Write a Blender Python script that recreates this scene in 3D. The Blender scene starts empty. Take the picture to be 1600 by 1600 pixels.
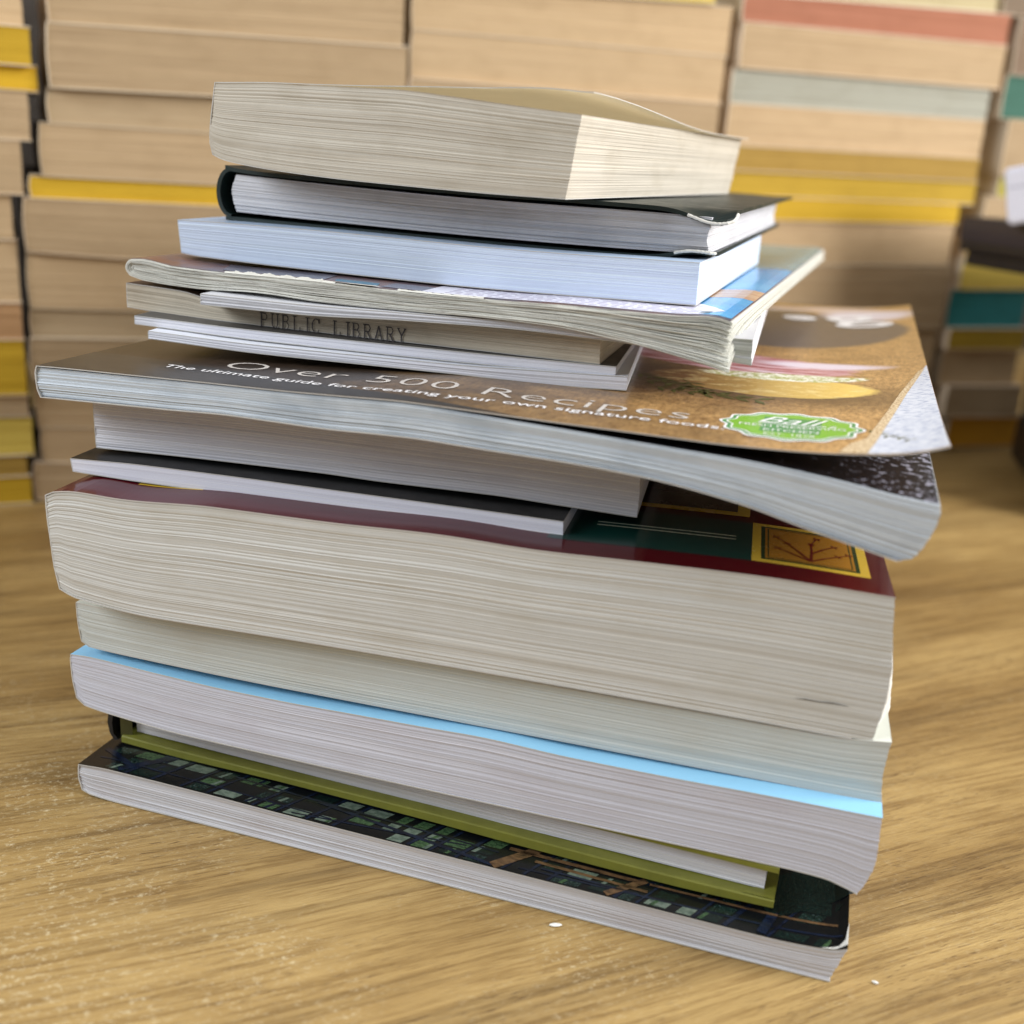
import bpy, bmesh, math, random
import numpy as np
from mathutils import Vector, Matrix

# ------------------------------------------------------------------ camera, world, lamps
S = bpy.context.scene
COL = S.collection
F_PX, CAM_H, CAM_PITCH, CAM_ROLL = 1750.62, 0.166945, 0.313291, 0.068056
cd = bpy.data.cameras.new('camera'); cam = bpy.data.objects.new('camera', cd); COL.objects.link(cam)
S.camera = cam
fw = Vector((0, math.cos(CAM_PITCH), -math.sin(CAM_PITCH))); rt = Vector((1, 0, 0)); up = rt.cross(fw)
r2 = rt * math.cos(CAM_ROLL) + up * math.sin(CAM_ROLL)
u2 = -rt * math.sin(CAM_ROLL) + up * math.cos(CAM_ROLL)
m = Matrix((r2, u2, -fw)).transposed().to_4x4(); m.translation = Vector((0, 0, CAM_H))
cam.matrix_world = m
cd.sensor_width = 36; cd.lens = 36 * F_PX / 1600
cd.clip_start = 0.01; cd.clip_end = 30
cd.dof.use_dof = True; cd.dof.focus_distance = 0.275; cd.dof.aperture_fstop = 9.5

W = bpy.data.worlds.new('World'); S.world = W; W.use_nodes = True
W.node_tree.nodes['Background'].inputs[0].default_value = (0.92, 0.96, 1.0, 1)
W.node_tree.nodes['Background'].inputs[1].default_value = 0.30
S.view_settings.view_transform = 'Standard'; S.view_settings.look = 'None'
S.view_settings.exposure = 0.08; S.view_settings.gamma = 1.0
S.view_settings.use_curve_mapping = False

def area(name, loc, target, sx, sy, power, color):
    l = bpy.data.lights.new(name, 'AREA'); l.shape = 'RECTANGLE'; l.size = sx; l.size_y = sy
    l.energy = power; l.color = color
    o = bpy.data.objects.new(name, l); COL.objects.link(o); o.location = loc
    o.rotation_euler = (Vector(target) - Vector(loc)).to_track_quat('-Z', 'Y').to_euler()
    return o
area('window_light', (1.05, 0.10, 0.60), (0, .36, .10), 0.6, 0.6, 21.5, (1.0, 0.985, 0.96))
area('room_light', (-0.72, 0.0, 0.52), (-.02, .30, .08), 0.45, 0.35, 6.2, (0.90, 0.95, 1.0))
area('ceiling_light', (0.1, 0.35, 1.5), (0.05, .45, 0), 1.0, 0.8, 8.0, (0.97, 0.98, 1.0))

# ------------------------------------------------------------------ materials
def lin(c):
    return tuple((x / 12.92 if x <= .04045 else ((x + .055) / 1.055) ** 2.4) for x in c)
class NT:
    def __init__(s, name):
        s.m = bpy.data.materials.new(name); s.m.use_nodes = True; s.t = s.m.node_tree
        s.b = s.t.nodes['Principled BSDF']
    def n(s, typ, **k):
        nd = s.t.nodes.new(typ)
        for a, v in k.items(): setattr(nd, a, v)
        return nd
    def l(s, a, b): s.t.links.new(a, b)
    def noise(s, scale, vec, detail=3, rough=.6):
        n = s.n('ShaderNodeTexNoise'); n.inputs['Scale'].default_value = scale
        n.inputs['Detail'].default_value = detail; n.inputs['Roughness'].default_value = rough
        s.l(vec, n.inputs['Vector']); return n.outputs['Fac']
    def map(s, src, scale, loc=(0, 0, 0), rot=(0, 0, 0)):
        mp = s.n('ShaderNodeMapping'); mp.inputs['Scale'].default_value = scale
        mp.inputs['Location'].default_value = loc; mp.inputs['Rotation'].default_value = rot
        s.l(src, mp.inputs['Vector']); return mp.outputs[0]
    def rng(s, v, a, b, c, d):
        r = s.n('ShaderNodeMapRange'); r.clamp = True
        for i, x in enumerate((a, b, c, d)): r.inputs[i + 1].default_value = x
        s.l(v, r.inputs[0]); return r.outputs[0]
    def mix(s, f, a, b, mode='MIX'):
        x = s.n('ShaderNodeMix', data_type='RGBA', blend_type=mode)
        if isinstance(f, (int, float)): x.inputs[0].default_value = f
        else: s.l(f, x.inputs[0])
        for i, q in ((6, a), (7, b)):
            if isinstance(q, tuple): x.inputs[i].default_value = (*q[:3], 1)
            else: s.l(q, x.inputs[i])
        return x.outputs[2]
    def bump(s, h, strength, dist=.0002):
        b = s.n('ShaderNodeBump'); b.inputs['Strength'].default_value = strength
        b.inputs['Distance'].default_value = dist; s.l(h, b.inputs['Height'])
        s.l(b.outputs[0], s.b.inputs['Normal'])
    def uv(s): return s.n('ShaderNodeTexCoord').outputs['UV']
    def obj(s): return s.n('ShaderNodeTexCoord').outputs['Object']

_pm = {}
def page_mat(name, c, streak=.25, fine=.22, warm=None, seed=0.0, rough=.75):
    """page edges: UV is in millimetres, v runs through the sheets"""
    if name in _pm: return _pm[name]
    t = NT(name); uv = t.uv()
    c = lin(c); dk = tuple(x * (1 - streak * .55) for x in c)
    f1 = t.noise(1, t.map(uv, (.009, 5.2, 1), (seed, seed * 3, 0)), 4, .7)
    f2 = t.noise(1, t.map(uv, (.006, 1.5, 1), (seed + 5, seed, 0)), 3, .6)
    f3 = t.noise(1, t.map(uv, (.05, .09, 1), (seed, 2 + seed, 0)), 3, .6)
    f4 = t.noise(1, t.map(uv, (.30, 9., 1), (seed, 2 + seed, 0)), 3, .7)
    a = t.mix(t.rng(f2, .42, .68, 0, 1), c, dk)
    fm = tuple([1 - fine] * 3)
    a = t.mix(t.rng(f1, .53, .61, 0, 1), a, t.mix(1.0, a, fm, 'MULTIPLY'))
    a = t.mix(t.rng(f4, .55, .75, 0, .5), a, t.mix(1.0, a, fm, 'MULTIPLY'))
    f6 = t.noise(1, t.map(uv, (.005, 2.7, 1), (seed + 8, seed * 5, 0)), 2, .5)
    a = t.mix(t.rng(f6, .58, .63, 0, .55), a, tuple(min(.9, x * 1.28) for x in c))
    f7 = t.noise(1, t.map(uv, (2.2, 3.4, 1), (seed, seed, 0)), 2, .6)
    a = t.mix(t.rng(f7, .45, .7, 0, .22), a, t.mix(1.0, a, (.80, .78, .75), 'MULTIPLY'))
    w = lin(warm) if warm else tuple(x * .9 for x in c)
    a = t.mix(t.rng(f3, .48, .75, 0, .65), a, w)
    # small smudges and specks
    f5 = t.noise(1, t.map(uv, (.32, .5, 1), (seed * 2, 7, 0)), 4, .75)
    a = t.mix(t.rng(f5, .68, .78, 0, .35), a, t.mix(1.0, a, (.72, .70, .68), 'MULTIPLY'))
    t.l(a, t.b.inputs['Base Color']); t.b.inputs['Roughness'].default_value = rough
    t.b.inputs['Specular IOR Level'].default_value = .25
    t.bump(f1, .5, .00012)
    _pm[name] = t.m; return t.m

_cm = {}
def card_mat(name, c, rough=.35, var=.08, spec=.5, coat=0, sc=90):
    if name in _cm: return _cm[name]
    t = NT(name); o = t.obj(); c = lin(c)
    f = t.noise(sc, o, 5, .65)
    a = t.mix(t.rng(f, .35, .7, 0, 1), c, tuple(x * (1 - var) for x in c))
    g = t.noise(sc * 12, o, 3, .7)
    a = t.mix(t.rng(g, .66, .74, 0, .25), a, tuple(min(1, x * 1.3 + .03) for x in c))
    t.l(a, t.b.inputs['Base Color'])
    t.l(t.rng(f, .3, .7, rough * .85, rough * 1.25), t.b.inputs['Roughness'])
    t.b.inputs['Specular IOR Level'].default_value = spec
    t.b.inputs['Coat Weight'].default_value = coat; t.b.inputs['Coat Roughness'].default_value = .12
    t.bump(t.noise(sc * .7, o, 3, .5), .25, .0004)
    _cm[name] = t.m; return t.m

def wood_mat():
    t = NT('table_wood'); o = t.obj()
    base = t.map(o, (1, 1, 1), rot=(0, 0, -math.radians(25)))
    wob = t.noise(2.6, t.map(base, (1, 1.6, 1)), 2, .4)
    cmb = t.n('ShaderNodeCombineXYZ'); sc = t.n('ShaderNodeMath', operation='MULTIPLY'); sc.inputs[1].default_value = .05
    t.l(wob, sc.inputs[0]); t.l(sc.outputs[0], cmb.inputs[1])
    add = t.n('ShaderNodeVectorMath', operation='ADD'); t.l(base, add.inputs[0]); t.l(cmb.outputs[0], add.inputs[1])
    v = add.outputs[0]
    broad = t.noise(1, t.map(v, (2.2, 15, 1), (0.4, .3, 0)), 5, .62)
    band = t.noise(1, t.map(v, (3.0, 62, 1), (3, 1, 0)), 6, .72)
    fine = t.noise(1, t.map(v, (26, 520, 1), (1, 5, 0)), 4, .75)
    pore = t.noise(1, t.map(v, (190, 1900, 1), (4, 2, 0)), 2, .5)
    mott = t.noise(1, t.map(v, (28, 60, 1), (4, 8, 0)), 5, .75)
    c = t.mix(t.rng(broad, .38, .64, 0, 1), lin((.70, .585, .375)), lin((.52, .405, .225)))
    c = t.mix(t.rng(mott, .40, .68, 0, .5), c, t.mix(1.0, c, (.74, .68, .58), 'MULTIPLY'))
    c = t.mix(t.rng(band, .48, .68, 0, .65), c, lin((.36, .27, .145)))
    c = t.mix(t.rng(fine, .47, .60, 0, .85), c, t.mix(1.0, c, (.60, .54, .44), 'MULTIPLY'))
    c = t.mix(t.rng(fine, .30, .44, .4, 0), c, t.mix(1.0, c, (1.25, 1.25, 1.22), 'MULTIPLY'))
    pm = t.n('ShaderNodeMath', operation='MULTIPLY'); pz = t.noise(1, t.map(v, (12, 50, 1), (7, 3, 0)), 3, .6)
    t.l(t.rng(pore, .60, .68, 0, 1), pm.inputs[0]); t.l(t.rng(pz, .47, .60, 0, .7), pm.inputs[1])
    c = t.mix(pm.outputs[0], c, lin((.30, .20, .10)))
    # worn varnish: pale scuffs and dust in patches, with glitter painted in as bright dots
    sp = t.noise(1, t.map(v, (480, 700, 1)), 5, .8); sz = t.noise(14, o, 4, .7)
    sm = t.n('ShaderNodeMath', operation='MULTIPLY')
    dist = t.n('ShaderNodeVectorMath', operation='DISTANCE'); t.l(o, dist.inputs[0]); dist.inputs[1].default_value = (-.085, .20, 0)
    wear_glitter = t.n('ShaderNodeMath', operation='MULTIPLY'); t.l(t.rng(dist.outputs['Value'], .06, .17, 1, .22), wear_glitter.inputs[0]); t.l(t.rng(sz, .46, .60, 0, 1), wear_glitter.inputs[1])
    t.l(t.rng(sp, .53, .66, 0, .8), sm.inputs[0]); t.l(wear_glitter.outputs[0], sm.inputs[1])
    c = t.mix(sm.outputs[0], c, lin((.84, .78, .64)))
    t.l(c, t.b.inputs['Base Color'])
    t.l(t.rng(fine, .3, .7, .34, .58), t.b.inputs['Roughness'])
    t.b.inputs['Specular IOR Level'].default_value = .4
    h = t.n('ShaderNodeMath', operation='ADD'); t.l(pore, h.inputs[0]); t.l(sp, h.inputs[1])
    t.bump(h.outputs[0], .5, .0004)
    return t.m

def burlap_mat():
    """printed food photograph of the recipe book cover: sacking, plate, bread and ham with soft edges (UV in mm)"""
    t = NT('printed_food_picture'); uv = t.uv()
    sp = t.n('ShaderNodeSeparateXYZ'); t.l(uv, sp.inputs[0])
    n1 = t.noise(1, t.map(uv, (.028, .045, 1), (3, 1, 0)), 4, .6)
    n2 = t.noise(1, t.map(uv, (.85, .30, 1)), 5, .8)
    n3 = t.noise(1, t.map(uv, (.22, .16, 1)), 3, .6)
    n4 = t.noise(1, t.map(uv, (.16, .22, 1), (9, 3, 0)), 4, .7)
    a = t.n('ShaderNodeMath', operation='MULTIPLY_ADD'); t.l(n1, a.inputs[0]); a.inputs[1].default_value = 170
    t.l(sp.outputs[0], a.inputs[2])
    g = t.rng(a.outputs[0], 165, 275, 0, 1)
    c = t.mix(g, lin((.19, .15, .12)), lin((.74, .58, .37)))
    c = t.mix(t.rng(n3, .45, .7, 0, .5), c, t.mix(1.0, c, (.5, .42, .34), 'MULTIPLY'))
    c = t.mix(t.rng(n2, .48, .66, 0, .85), c, t.mix(1.0, c, (.40, .33, .27), 'MULTIPLY'))
    c = t.mix(t.rng(n2, .32, .47, .75, 0), c, t.mix(1.0, c, (1.6, 1.6, 1.6), 'MULTIPLY'))
    def ell(cx, cy, rx, ry, rot=0.0, soft=.10, wob=.35, top=1.0):
        mp = t.n('ShaderNodeMapping', vector_type='TEXTURE'); t.l(uv, mp.inputs['Vector'])
        mp.inputs['Location'].default_value = (cx, cy, 0); mp.inputs['Rotation'].default_value = (0, 0, rot); mp.inputs['Scale'].default_value = (rx, ry, 1)
        ln = t.n('ShaderNodeVectorMath', operation='LENGTH'); t.l(mp.outputs[0], ln.inputs[0])
        ad = t.n('ShaderNodeMath', operation='MULTIPLY_ADD'); t.l(n4, ad.inputs[0]); ad.inputs[1].default_value = wob; t.l(ln.outputs['Value'], ad.inputs[2])
        k = 1 + wob * .5
        return t.rng(ad.outputs[0], k - soft, k + soft, top, 0)
    c = t.mix(ell(162, 190, 48, 50, 0, .03, .04), c, t.mix(n3, lin((.30, .26, .25)), lin((.40, .36, .35))))
    c = t.mix(ell(196, 236, 17, 15, -.6, .25, .3), c, lin((.84, .80, .83)))
    c = t.mix(ell(160, 246, 34, 5, .4, .5, .2, .8), c, lin((.88, .84, .85)))  # title lettering streak with glare painted into the cover colour
    c = t.mix(ell(158, 68, 56, 17, -.22, .45, .3, .8), c, lin((.17, .11, .07)))
    br = t.mix(t.rng(sp.outputs[0], 150, 192, 0, 1), lin((.48, .34, .18)), lin((.93, .79, .42)))
    br = t.mix(t.rng(n4, .5, .7, 0, .6), br, lin((.97, .90, .66)))
    br = t.mix(t.rng(n2, .55, .7, 0, .35), br, lin((.62, .44, .18)))
    c = t.mix(ell(170, 71, 29, 15, -.05, .05, .22), c, br)
    hs = t.noise(1, t.map(uv, (.05, .42, 1), (2, 1, 0), (0, 0, .12)), 3, .6)
    hm = t.mix(t.rng(hs, .40, .60, 0, 1), lin((.60, .20, .18)), lin((.88, .72, .76)))
    hm = t.mix(t.rng(hs, .58, .66, 0, .8), hm, lin((.93, .90, .94)))
    c = t.mix(ell(160, 103, 34, 16, -.12, .06, .35), c, hm)
    c = t.mix(ell(184, 108, 17, 5, .0, .3, .4), c, lin((.90, .85, .90)))
    cn = t.mix(t.rng(t.noise(1, t.map(uv, (.5, .28, 1)), 4, .7), .42, .6, 0, 1), lin((.96, .96, .90)), lin((.66, .68, .34)))
    c = t.mix(ell(175, 85, 22, 5.5, .12, .08, .6), c, cn)
    t.l(c, t.b.inputs['Base Color']); t.b.inputs['Roughness'].default_value = .30
    t.b.inputs['Specular IOR Level'].default_value = .55
    t.bump(n3, .12, .0003)
    return t.m

def print_mat(name, c1, c2, sx=.4, sy=.4, lo=.4, hi=.65, rough=.3, c3=None, seed=0, spec=.5):
    """printed picture area: two or three inks in soft patches, UV in mm"""
    if name in _cm: return _cm[name]
    t = NT(name); uv = t.uv()
    f = t.noise(1, t.map(uv, (sx, sy, 1), (seed, seed * 2, 0)), 4, .65)
    c = t.mix(t.rng(f, lo, hi, 0, 1), lin(c1), lin(c2))
    if c3:
        g = t.noise(1, t.map(uv, (sx * 2.3, sy * 2.3, 1), (seed + 4, 1, 0)), 3, .7)
        c = t.mix(t.rng(g, .55, .68, 0, .9), c, lin(c3))
    t.l(c, t.b.inputs['Base Color']); t.b.inputs['Roughness'].default_value = rough
    t.b.inputs['Specular IOR Level'].default_value = spec
    _cm[name] = t.m; return t.m

def linen_mat():
    t = NT('printed_linen'); uv = t.uv()
    w = t.n('ShaderNodeTexNoise'); w.inputs['Scale'].default_value = 1; w.inputs['Detail'].default_value = 3
    t.l(t.map(uv, (.45, 1.5, 1), rot=(0, 0, .15)), w.inputs['Vector'])
    c = t.mix(t.rng(w.outputs['Fac'], .5, .63, 0, 1), lin((.84, .85, .88)), lin((.54, .59, .70)))
    t.l(c, t.b.inputs['Base Color']); t.b.inputs['Roughness'].default_value = .4; return t.m

def knit_mat():
    """dark first leaf with white flecks towards its right edge (UV mm)"""
    t = NT('dark_flecked_leaf'); uv = t.uv()
    sp = t.n('ShaderNodeSeparateXYZ'); t.l(uv, sp.inputs[0])
    f = t.noise(1, t.map(uv, (.5, .42, 1)), 4, .7)
    th = t.rng(sp.outputs[0], 165, 212, .70, .535)
    s = t.n('ShaderNodeMath', operation='SUBTRACT'); t.l(f, s.inputs[0]); t.l(th, s.inputs[1])
    c = t.mix(t.rng(s.outputs[0], 0, .04, 0, 1), lin((.09, .085, .10)), lin((.68, .68, .75)))
    t.l(c, t.b.inputs['Base Color']); t.b.inputs['Roughness'].default_value = .38; return t.m

# ------------------------------------------------------------------ geometry helpers (all book shapes in millimetres)
def pch(pts):
    a = np.array(sorted(pts), float); x, y = a[:, 0], a[:, 1]
    h = np.diff(x); d = np.diff(y) / h; mm = np.zeros_like(x)
    for i in range(1, len(x) - 1):
        if d[i - 1] * d[i] > 0: mm[i] = 2 * d[i - 1] * d[i] / (d[i - 1] + d[i])
    if len(x) > 1: mm[0] = d[0]; mm[-1] = d[-1]
    def f(q):
        q = np.clip(np.asarray(q, float), x[0], x[-1]); i = np.clip(np.searchsorted(x, q) - 1, 0, len(x) - 2)
        t = (q - x[i]) / h[i]
        return ((1 + 2 * t) * (1 - t) ** 2 * y[i] + t * (1 - t) ** 2 * h[i] * mm[i]
                + t * t * (3 - 2 * t) * y[i + 1] + t * t * (t - 1) * h[i] * mm[i + 1])
    return f
def vnoise(rs, nu, ns):
    g = rs.standard_normal((nu + 2, ns + 2))
    def f(u, s):                                  # u, s in 0..1
        a = np.clip(u, 0, 1) * nu; b = np.clip(s, 0, 1) * ns
        i = np.floor(a).astype(int); j = np.floor(b).astype(int); x = a - i; y = b - j
        x = x * x * (3 - 2 * x); y = y * y * (3 - 2 * y)
        return (g[i, j] * (1 - x) * (1 - y) + g[i + 1, j] * x * (1 - y) + g[i, j + 1] * (1 - x) * y + g[i + 1, j + 1] * x * y)
    return f

UNIT = .001          # metres per modelling unit; the upper books of the pile run a little smaller
Z_OFF = 0.0
class MB:
    def __init__(s): s.v = []; s.f = []; s.uv = []; s.mi = []; s.mats = []
    def mat(s, m):
        if m not in s.mats: s.mats.append(m)
        return s.mats.index(m)
    def grid(s, P, UV, m, flip=False):
        """P: array (a,b,3); UV: (a,b,2)"""
        k = s.mat(m); a, b = P.shape[:2]; o = len(s.v)
        s.v += [tuple(p) for p in P.reshape(-1, 3)]; uvf = UV.reshape(-1, 2)
        for i in range(a - 1):
            for j in range(b - 1):
                q = [i * b + j, (i + 1) * b + j, (i + 1) * b + j + 1, i * b + j + 1]
                if flip: q = q[::-1]
                s.f.append([o + x for x in q]); s.uv.append([tuple(uvf[x]) for x in q]); s.mi.append(k)
    def poly(s, vs, uvs, m):
        k = s.mat(m); o = len(s.v); s.v += vs; s.f.append(list(range(o, o + len(vs)))); s.uv.append(uvs); s.mi.append(k)
    def build(s, name, parent=None, smooth=False):
        me = bpy.data.meshes.new(name)
        me.from_pydata([(x * UNIT, y * UNIT, z * UNIT) for x, y, z in s.v], [], s.f)
        lay = me.uv_layers.new(name='UVMap'); i = 0
        flat = [c for fuv in s.uv for uvc in fuv for c in uvc]
        lay.data.foreach_set('uv', flat)
        for m_ in s.mats: me.materials.append(m_)
        me.polygons.foreach_set('material_index', s.mi)
        if smooth: me.polygons.foreach_set('use_smooth', [True] * len(s.f))
        me.update()
        o = bpy.data.objects.new(name, me); COL.objects.link(o)
        if parent: o.parent = parent
        return o

def decal(mb, mat, polys, surf, off, step=3.0, uvs=1.0, vstep=None):
    """flat artwork (x,v in mm) laid on a bent surface, cut fine enough to follow it"""
    bm = bmesh.new()
    for p in polys:
        vs = [bm.verts.new((x, y, 0)) for x, y in p]
        try: bm.faces.new(vs)
        except ValueError: pass
    cut_map(mb, mat, bm, surf, off, step, uvs, vstep)
def cut_map(mb, mat, bm, surf, off, step=3.0, uvs=1.0, vstep=None):
    bmesh.ops.triangulate(bm, faces=bm.faces[:])
    xs = [v.co.x for v in bm.verts]; x = math.floor(min(xs) / step) * step + step
    while x < max(xs):
        bmesh.ops.bisect_plane(bm, geom=bm.verts[:] + bm.edges[:] + bm.faces[:], plane_co=(x, 0, 0), plane_no=(1, 0, 0)); x += step
    if vstep:
        ys = [v.co.y for v in bm.verts]; y = math.floor(min(ys) / vstep) * vstep + vstep
        while y < max(ys):
            bmesh.ops.bisect_plane(bm, geom=bm.verts[:] + bm.edges[:] + bm.faces[:], plane_co=(0, y, 0), plane_no=(0, 1, 0)); y += vstep
    bmesh.ops.recalc_face_normals(bm, faces=bm.faces[:])
    for f in bm.faces:
        pts = [(l.vert.co.x, l.vert.co.y) for l in f.loops]
        ar = sum(pts[i][0] * pts[(i + 1) % len(pts)][1] - pts[(i + 1) % len(pts)][0] * pts[i][1] for i in range(len(pts)))
        if ar < 0: pts = pts[::-1]
        mb.poly([surf(px, py, off) for px, py in pts], [(px * uvs, py * uvs) for px, py in pts], mat)
    bm.free()

def text_bm(body, size, xscale=1.0, thin=0.0, shear=0.0, space=1.0):
    c = bpy.data.curves.new('lettering', 'FONT'); c.body = body; c.size = size; c.offset = thin; c.shear = shear
    c.space_character = space; c.resolution_u = 3
    o = bpy.data.objects.new('lettering', c); COL.objects.link(o)
    dg = bpy.context.evaluated_depsgraph_get(); me = bpy.data.meshes.new_from_object(o.evaluated_get(dg))
    bm = bmesh.new(); bm.from_mesh(me); bpy.data.objects.remove(o); bpy.data.meshes.remove(me); bpy.data.curves.remove(c)
    for v in bm.verts: v.co.x *= xscale
    return bm
def text_on(mb, mat, body, p0, p1, height, surf, off, thin=0.0, shear=0.0, space=1.0, vstep=None, base=None):
    """lettering whose baseline runs from p0 to p1 (mm) with the given capital height"""
    bm = text_bm(body, 1.0, thin=thin, shear=shear, space=space)
    xs = [v.co.x for v in bm.verts]; x0, x1 = min(xs), max(xs)
    L = math.hypot(p1[0] - p0[0], p1[1] - p0[1]); a = math.atan2(p1[1] - p0[1], p1[0] - p0[0])
    kx = L / (x1 - x0); ky = height / .70
    for v in bm.verts:
        x = (v.co.x - x0) * kx; y = v.co.y * ky
        if base: v.co = (p0[0] + x, float(base(p0[0] + x)) + y, 0)
        else: v.co = (p0[0] + x * math.cos(a) - y * math.sin(a), p0[1] + x * math.sin(a) + y * math.cos(a), 0)
    cut_map(mb, mat, bm, surf, off, 2.5, 1.0, vstep)

def stroke(p, q, w):
    dx, dy = q[0] - p[0], q[1] - p[1]; L = math.hypot(dx, dy) or 1; nx, ny = -dy / L * w / 2, dx / L * w / 2
    return [(p[0] + nx, p[1] + ny), (q[0] + nx, q[1] + ny), (q[0] - nx, q[1] - ny), (p[0] - nx, p[1] - ny)][::-1]

# a book's page block -------------------------------------------------
class Block:
    """sheets between a bottom and a top profile; local x = width, y = depth, z = up (mm)"""
    def __init__(s, top, bot, d, xl=None, xr=None, rows=None, cols=90, seed=1, rough=.05, wave=.12, fan=0.0,
                 zb2=None, zt2=None, flare=0.0):
        s.flare = flare
        s.zt = pch(top); s.zb = pch(bot); s.d = d; s.seed = seed
        s.xl = pch(xl) if xl else (lambda q: np.zeros_like(np.asarray(q, float)))
        x1 = max(top[-1][0], bot[-1][0])
        s.xr = pch(xr) if xr else pch([(0, bot[-1][0]), (1, top[-1][0])])
        s.t = abs(float(s.zt(x1 / 2) - s.zb(x1 / 2)))
        s.rows = rows or max(10, int(s.t * 4.2)); s.cols = cols; s.rough = rough; s.wave = wave; s.fan = fan
        rs = np.random.RandomState(seed); R = s.rows
        s.w = rs.standard_normal(R + 1) * rough
        s.big = np.cumsum(rs.standard_normal(R + 1) * rough * .5); s.big -= np.linspace(s.big[0], s.big[-1], R + 1)
        s.nf = vnoise(rs, 3, max(3, int(s.t * .5))); s.n2 = vnoise(rs, 3, max(6, int(s.t * 2.6)))
        s.zb2 = zb2; s.zt2 = zt2
    def z(s, x, v, q):
        a = s.zb(x) if s.zb2 is None else s.zb2(x, v)
        b = s.zt(x) if s.zt2 is None else s.zt2(x, v)
        return a + (b - a) * q
    def offs(s, u, q, j):
        return s.w[j] + s.big[j] + s.wave * .6 * s.nf(u, q) + s.rough * 1.1 * s.n2(u, q) + s.fan * np.maximum(0, u - .55) ** 2 * 4 * (q - .5)
    def build(s, mat, name='page_block', parent=None, topmat=None, vcols=40):
        mb = MB(); R, C = s.rows, s.cols
        q = np.linspace(0, 1, R + 1); u = np.linspace(0, 1, C + 1)
        J = np.arange(R + 1)
        U, Q = np.meshgrid(u, q, indexing='ij'); JJ = np.tile(J, (C + 1, 1))
        X = s.xl(Q) + (s.xr(Q) - s.xl(Q)) * U
        OF = s.offs(U, Q, JJ)
        V = np.linspace(0, 1, vcols + 1); VV, Q2 = np.meshgrid(V, q, indexing='ij'); J2 = np.tile(J, (vcols + 1, 1))
        OR = s.offs(1 - VV * .8, Q2, J2) * (.8)
        cx = OR[0][None, :] * (U ** 12)
        cy = OF[-1][None, :] * ((1 - VV) ** 12)
        Pf = np.stack([X + cx, -OF, s.z(X, 0 * X, Q)], -1)
        mb.grid(Pf, np.stack([X, Q * s.t], -1), mat)
        k_ = np.clip(VV * s.d / 20.0, 0, 1); k_ = k_ * k_ * (3 - 2 * k_)
        XR = s.xr(Q2) + OR + s.flare * (1 - Q2) ** 1.5 * k_; Y = VV * s.d - cy
        mb.grid(np.stack([XR, Y, s.z(np.minimum(XR, s.xr(Q2)), VV * s.d, Q2)], -1), np.stack([300 + VV * s.d, Q2 * s.t], -1), mat)
        XL = s.xl(Q2) + 0 * VV
        mb.grid(np.stack([XL, VV * s.d, s.z(XL, VV * s.d, Q2)], -1), np.stack([600 + VV * s.d, Q2 * s.t], -1), mat, True)
        Pb = np.stack([X, 0 * X + s.d, s.z(X, 0 * X + s.d, Q)], -1)
        mb.grid(Pb, np.stack([900 + X, Q * s.t], -1), mat, True)
        vv = np.linspace(0, 1, 14)
        for qq, fl in ((1.0, False), (0.0, True)):
            U3, V3 = np.meshgrid(u, vv, indexing='ij')
            X3 = float(s.xl(qq)) + (float(s.xr(qq)) - float(s.xl(qq))) * U3
            mb.grid(np.stack([X3, V3 * s.d, s.z(X3, V3 * s.d, qq)], -1), np.stack([X3, V3 * s.d], -1), topmat or mat, fl)
        return mb.build(name, parent)

def sheet(path_fn, us, vs, th, mat, mb, normal_out, emat=None):
    """closed thin sheet; path_fn(u, v) gives its outer face point, normal_out(u, v) the direction outwards"""
    A = np.array([[path_fn(a, b) for b in vs] for a in us], float)
    N = np.array([[normal_out(a, b) for b in vs] for a in us], float)
    Bq = A - N * th
    UV = np.array([[(A[i, j, 0] if abs(N[i, j, 2]) > .5 else A[i, j, 2], A[i, j, 1]) for j in range(len(vs))] for i in range(len(us))], float)
    mb.grid(A, UV, mat); mb.grid(Bq, UV, mat, True)
    for e in (0, -1):
        mb.grid(np.stack([A[:, e], Bq[:, e]], 1), np.stack([UV[:, e], UV[:, e]], 1), emat or mat, e == -1)
        mb.grid(np.stack([A[e], Bq[e]], 1), np.stack([UV[e], UV[e]], 1), emat or mat, e == 0)

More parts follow.
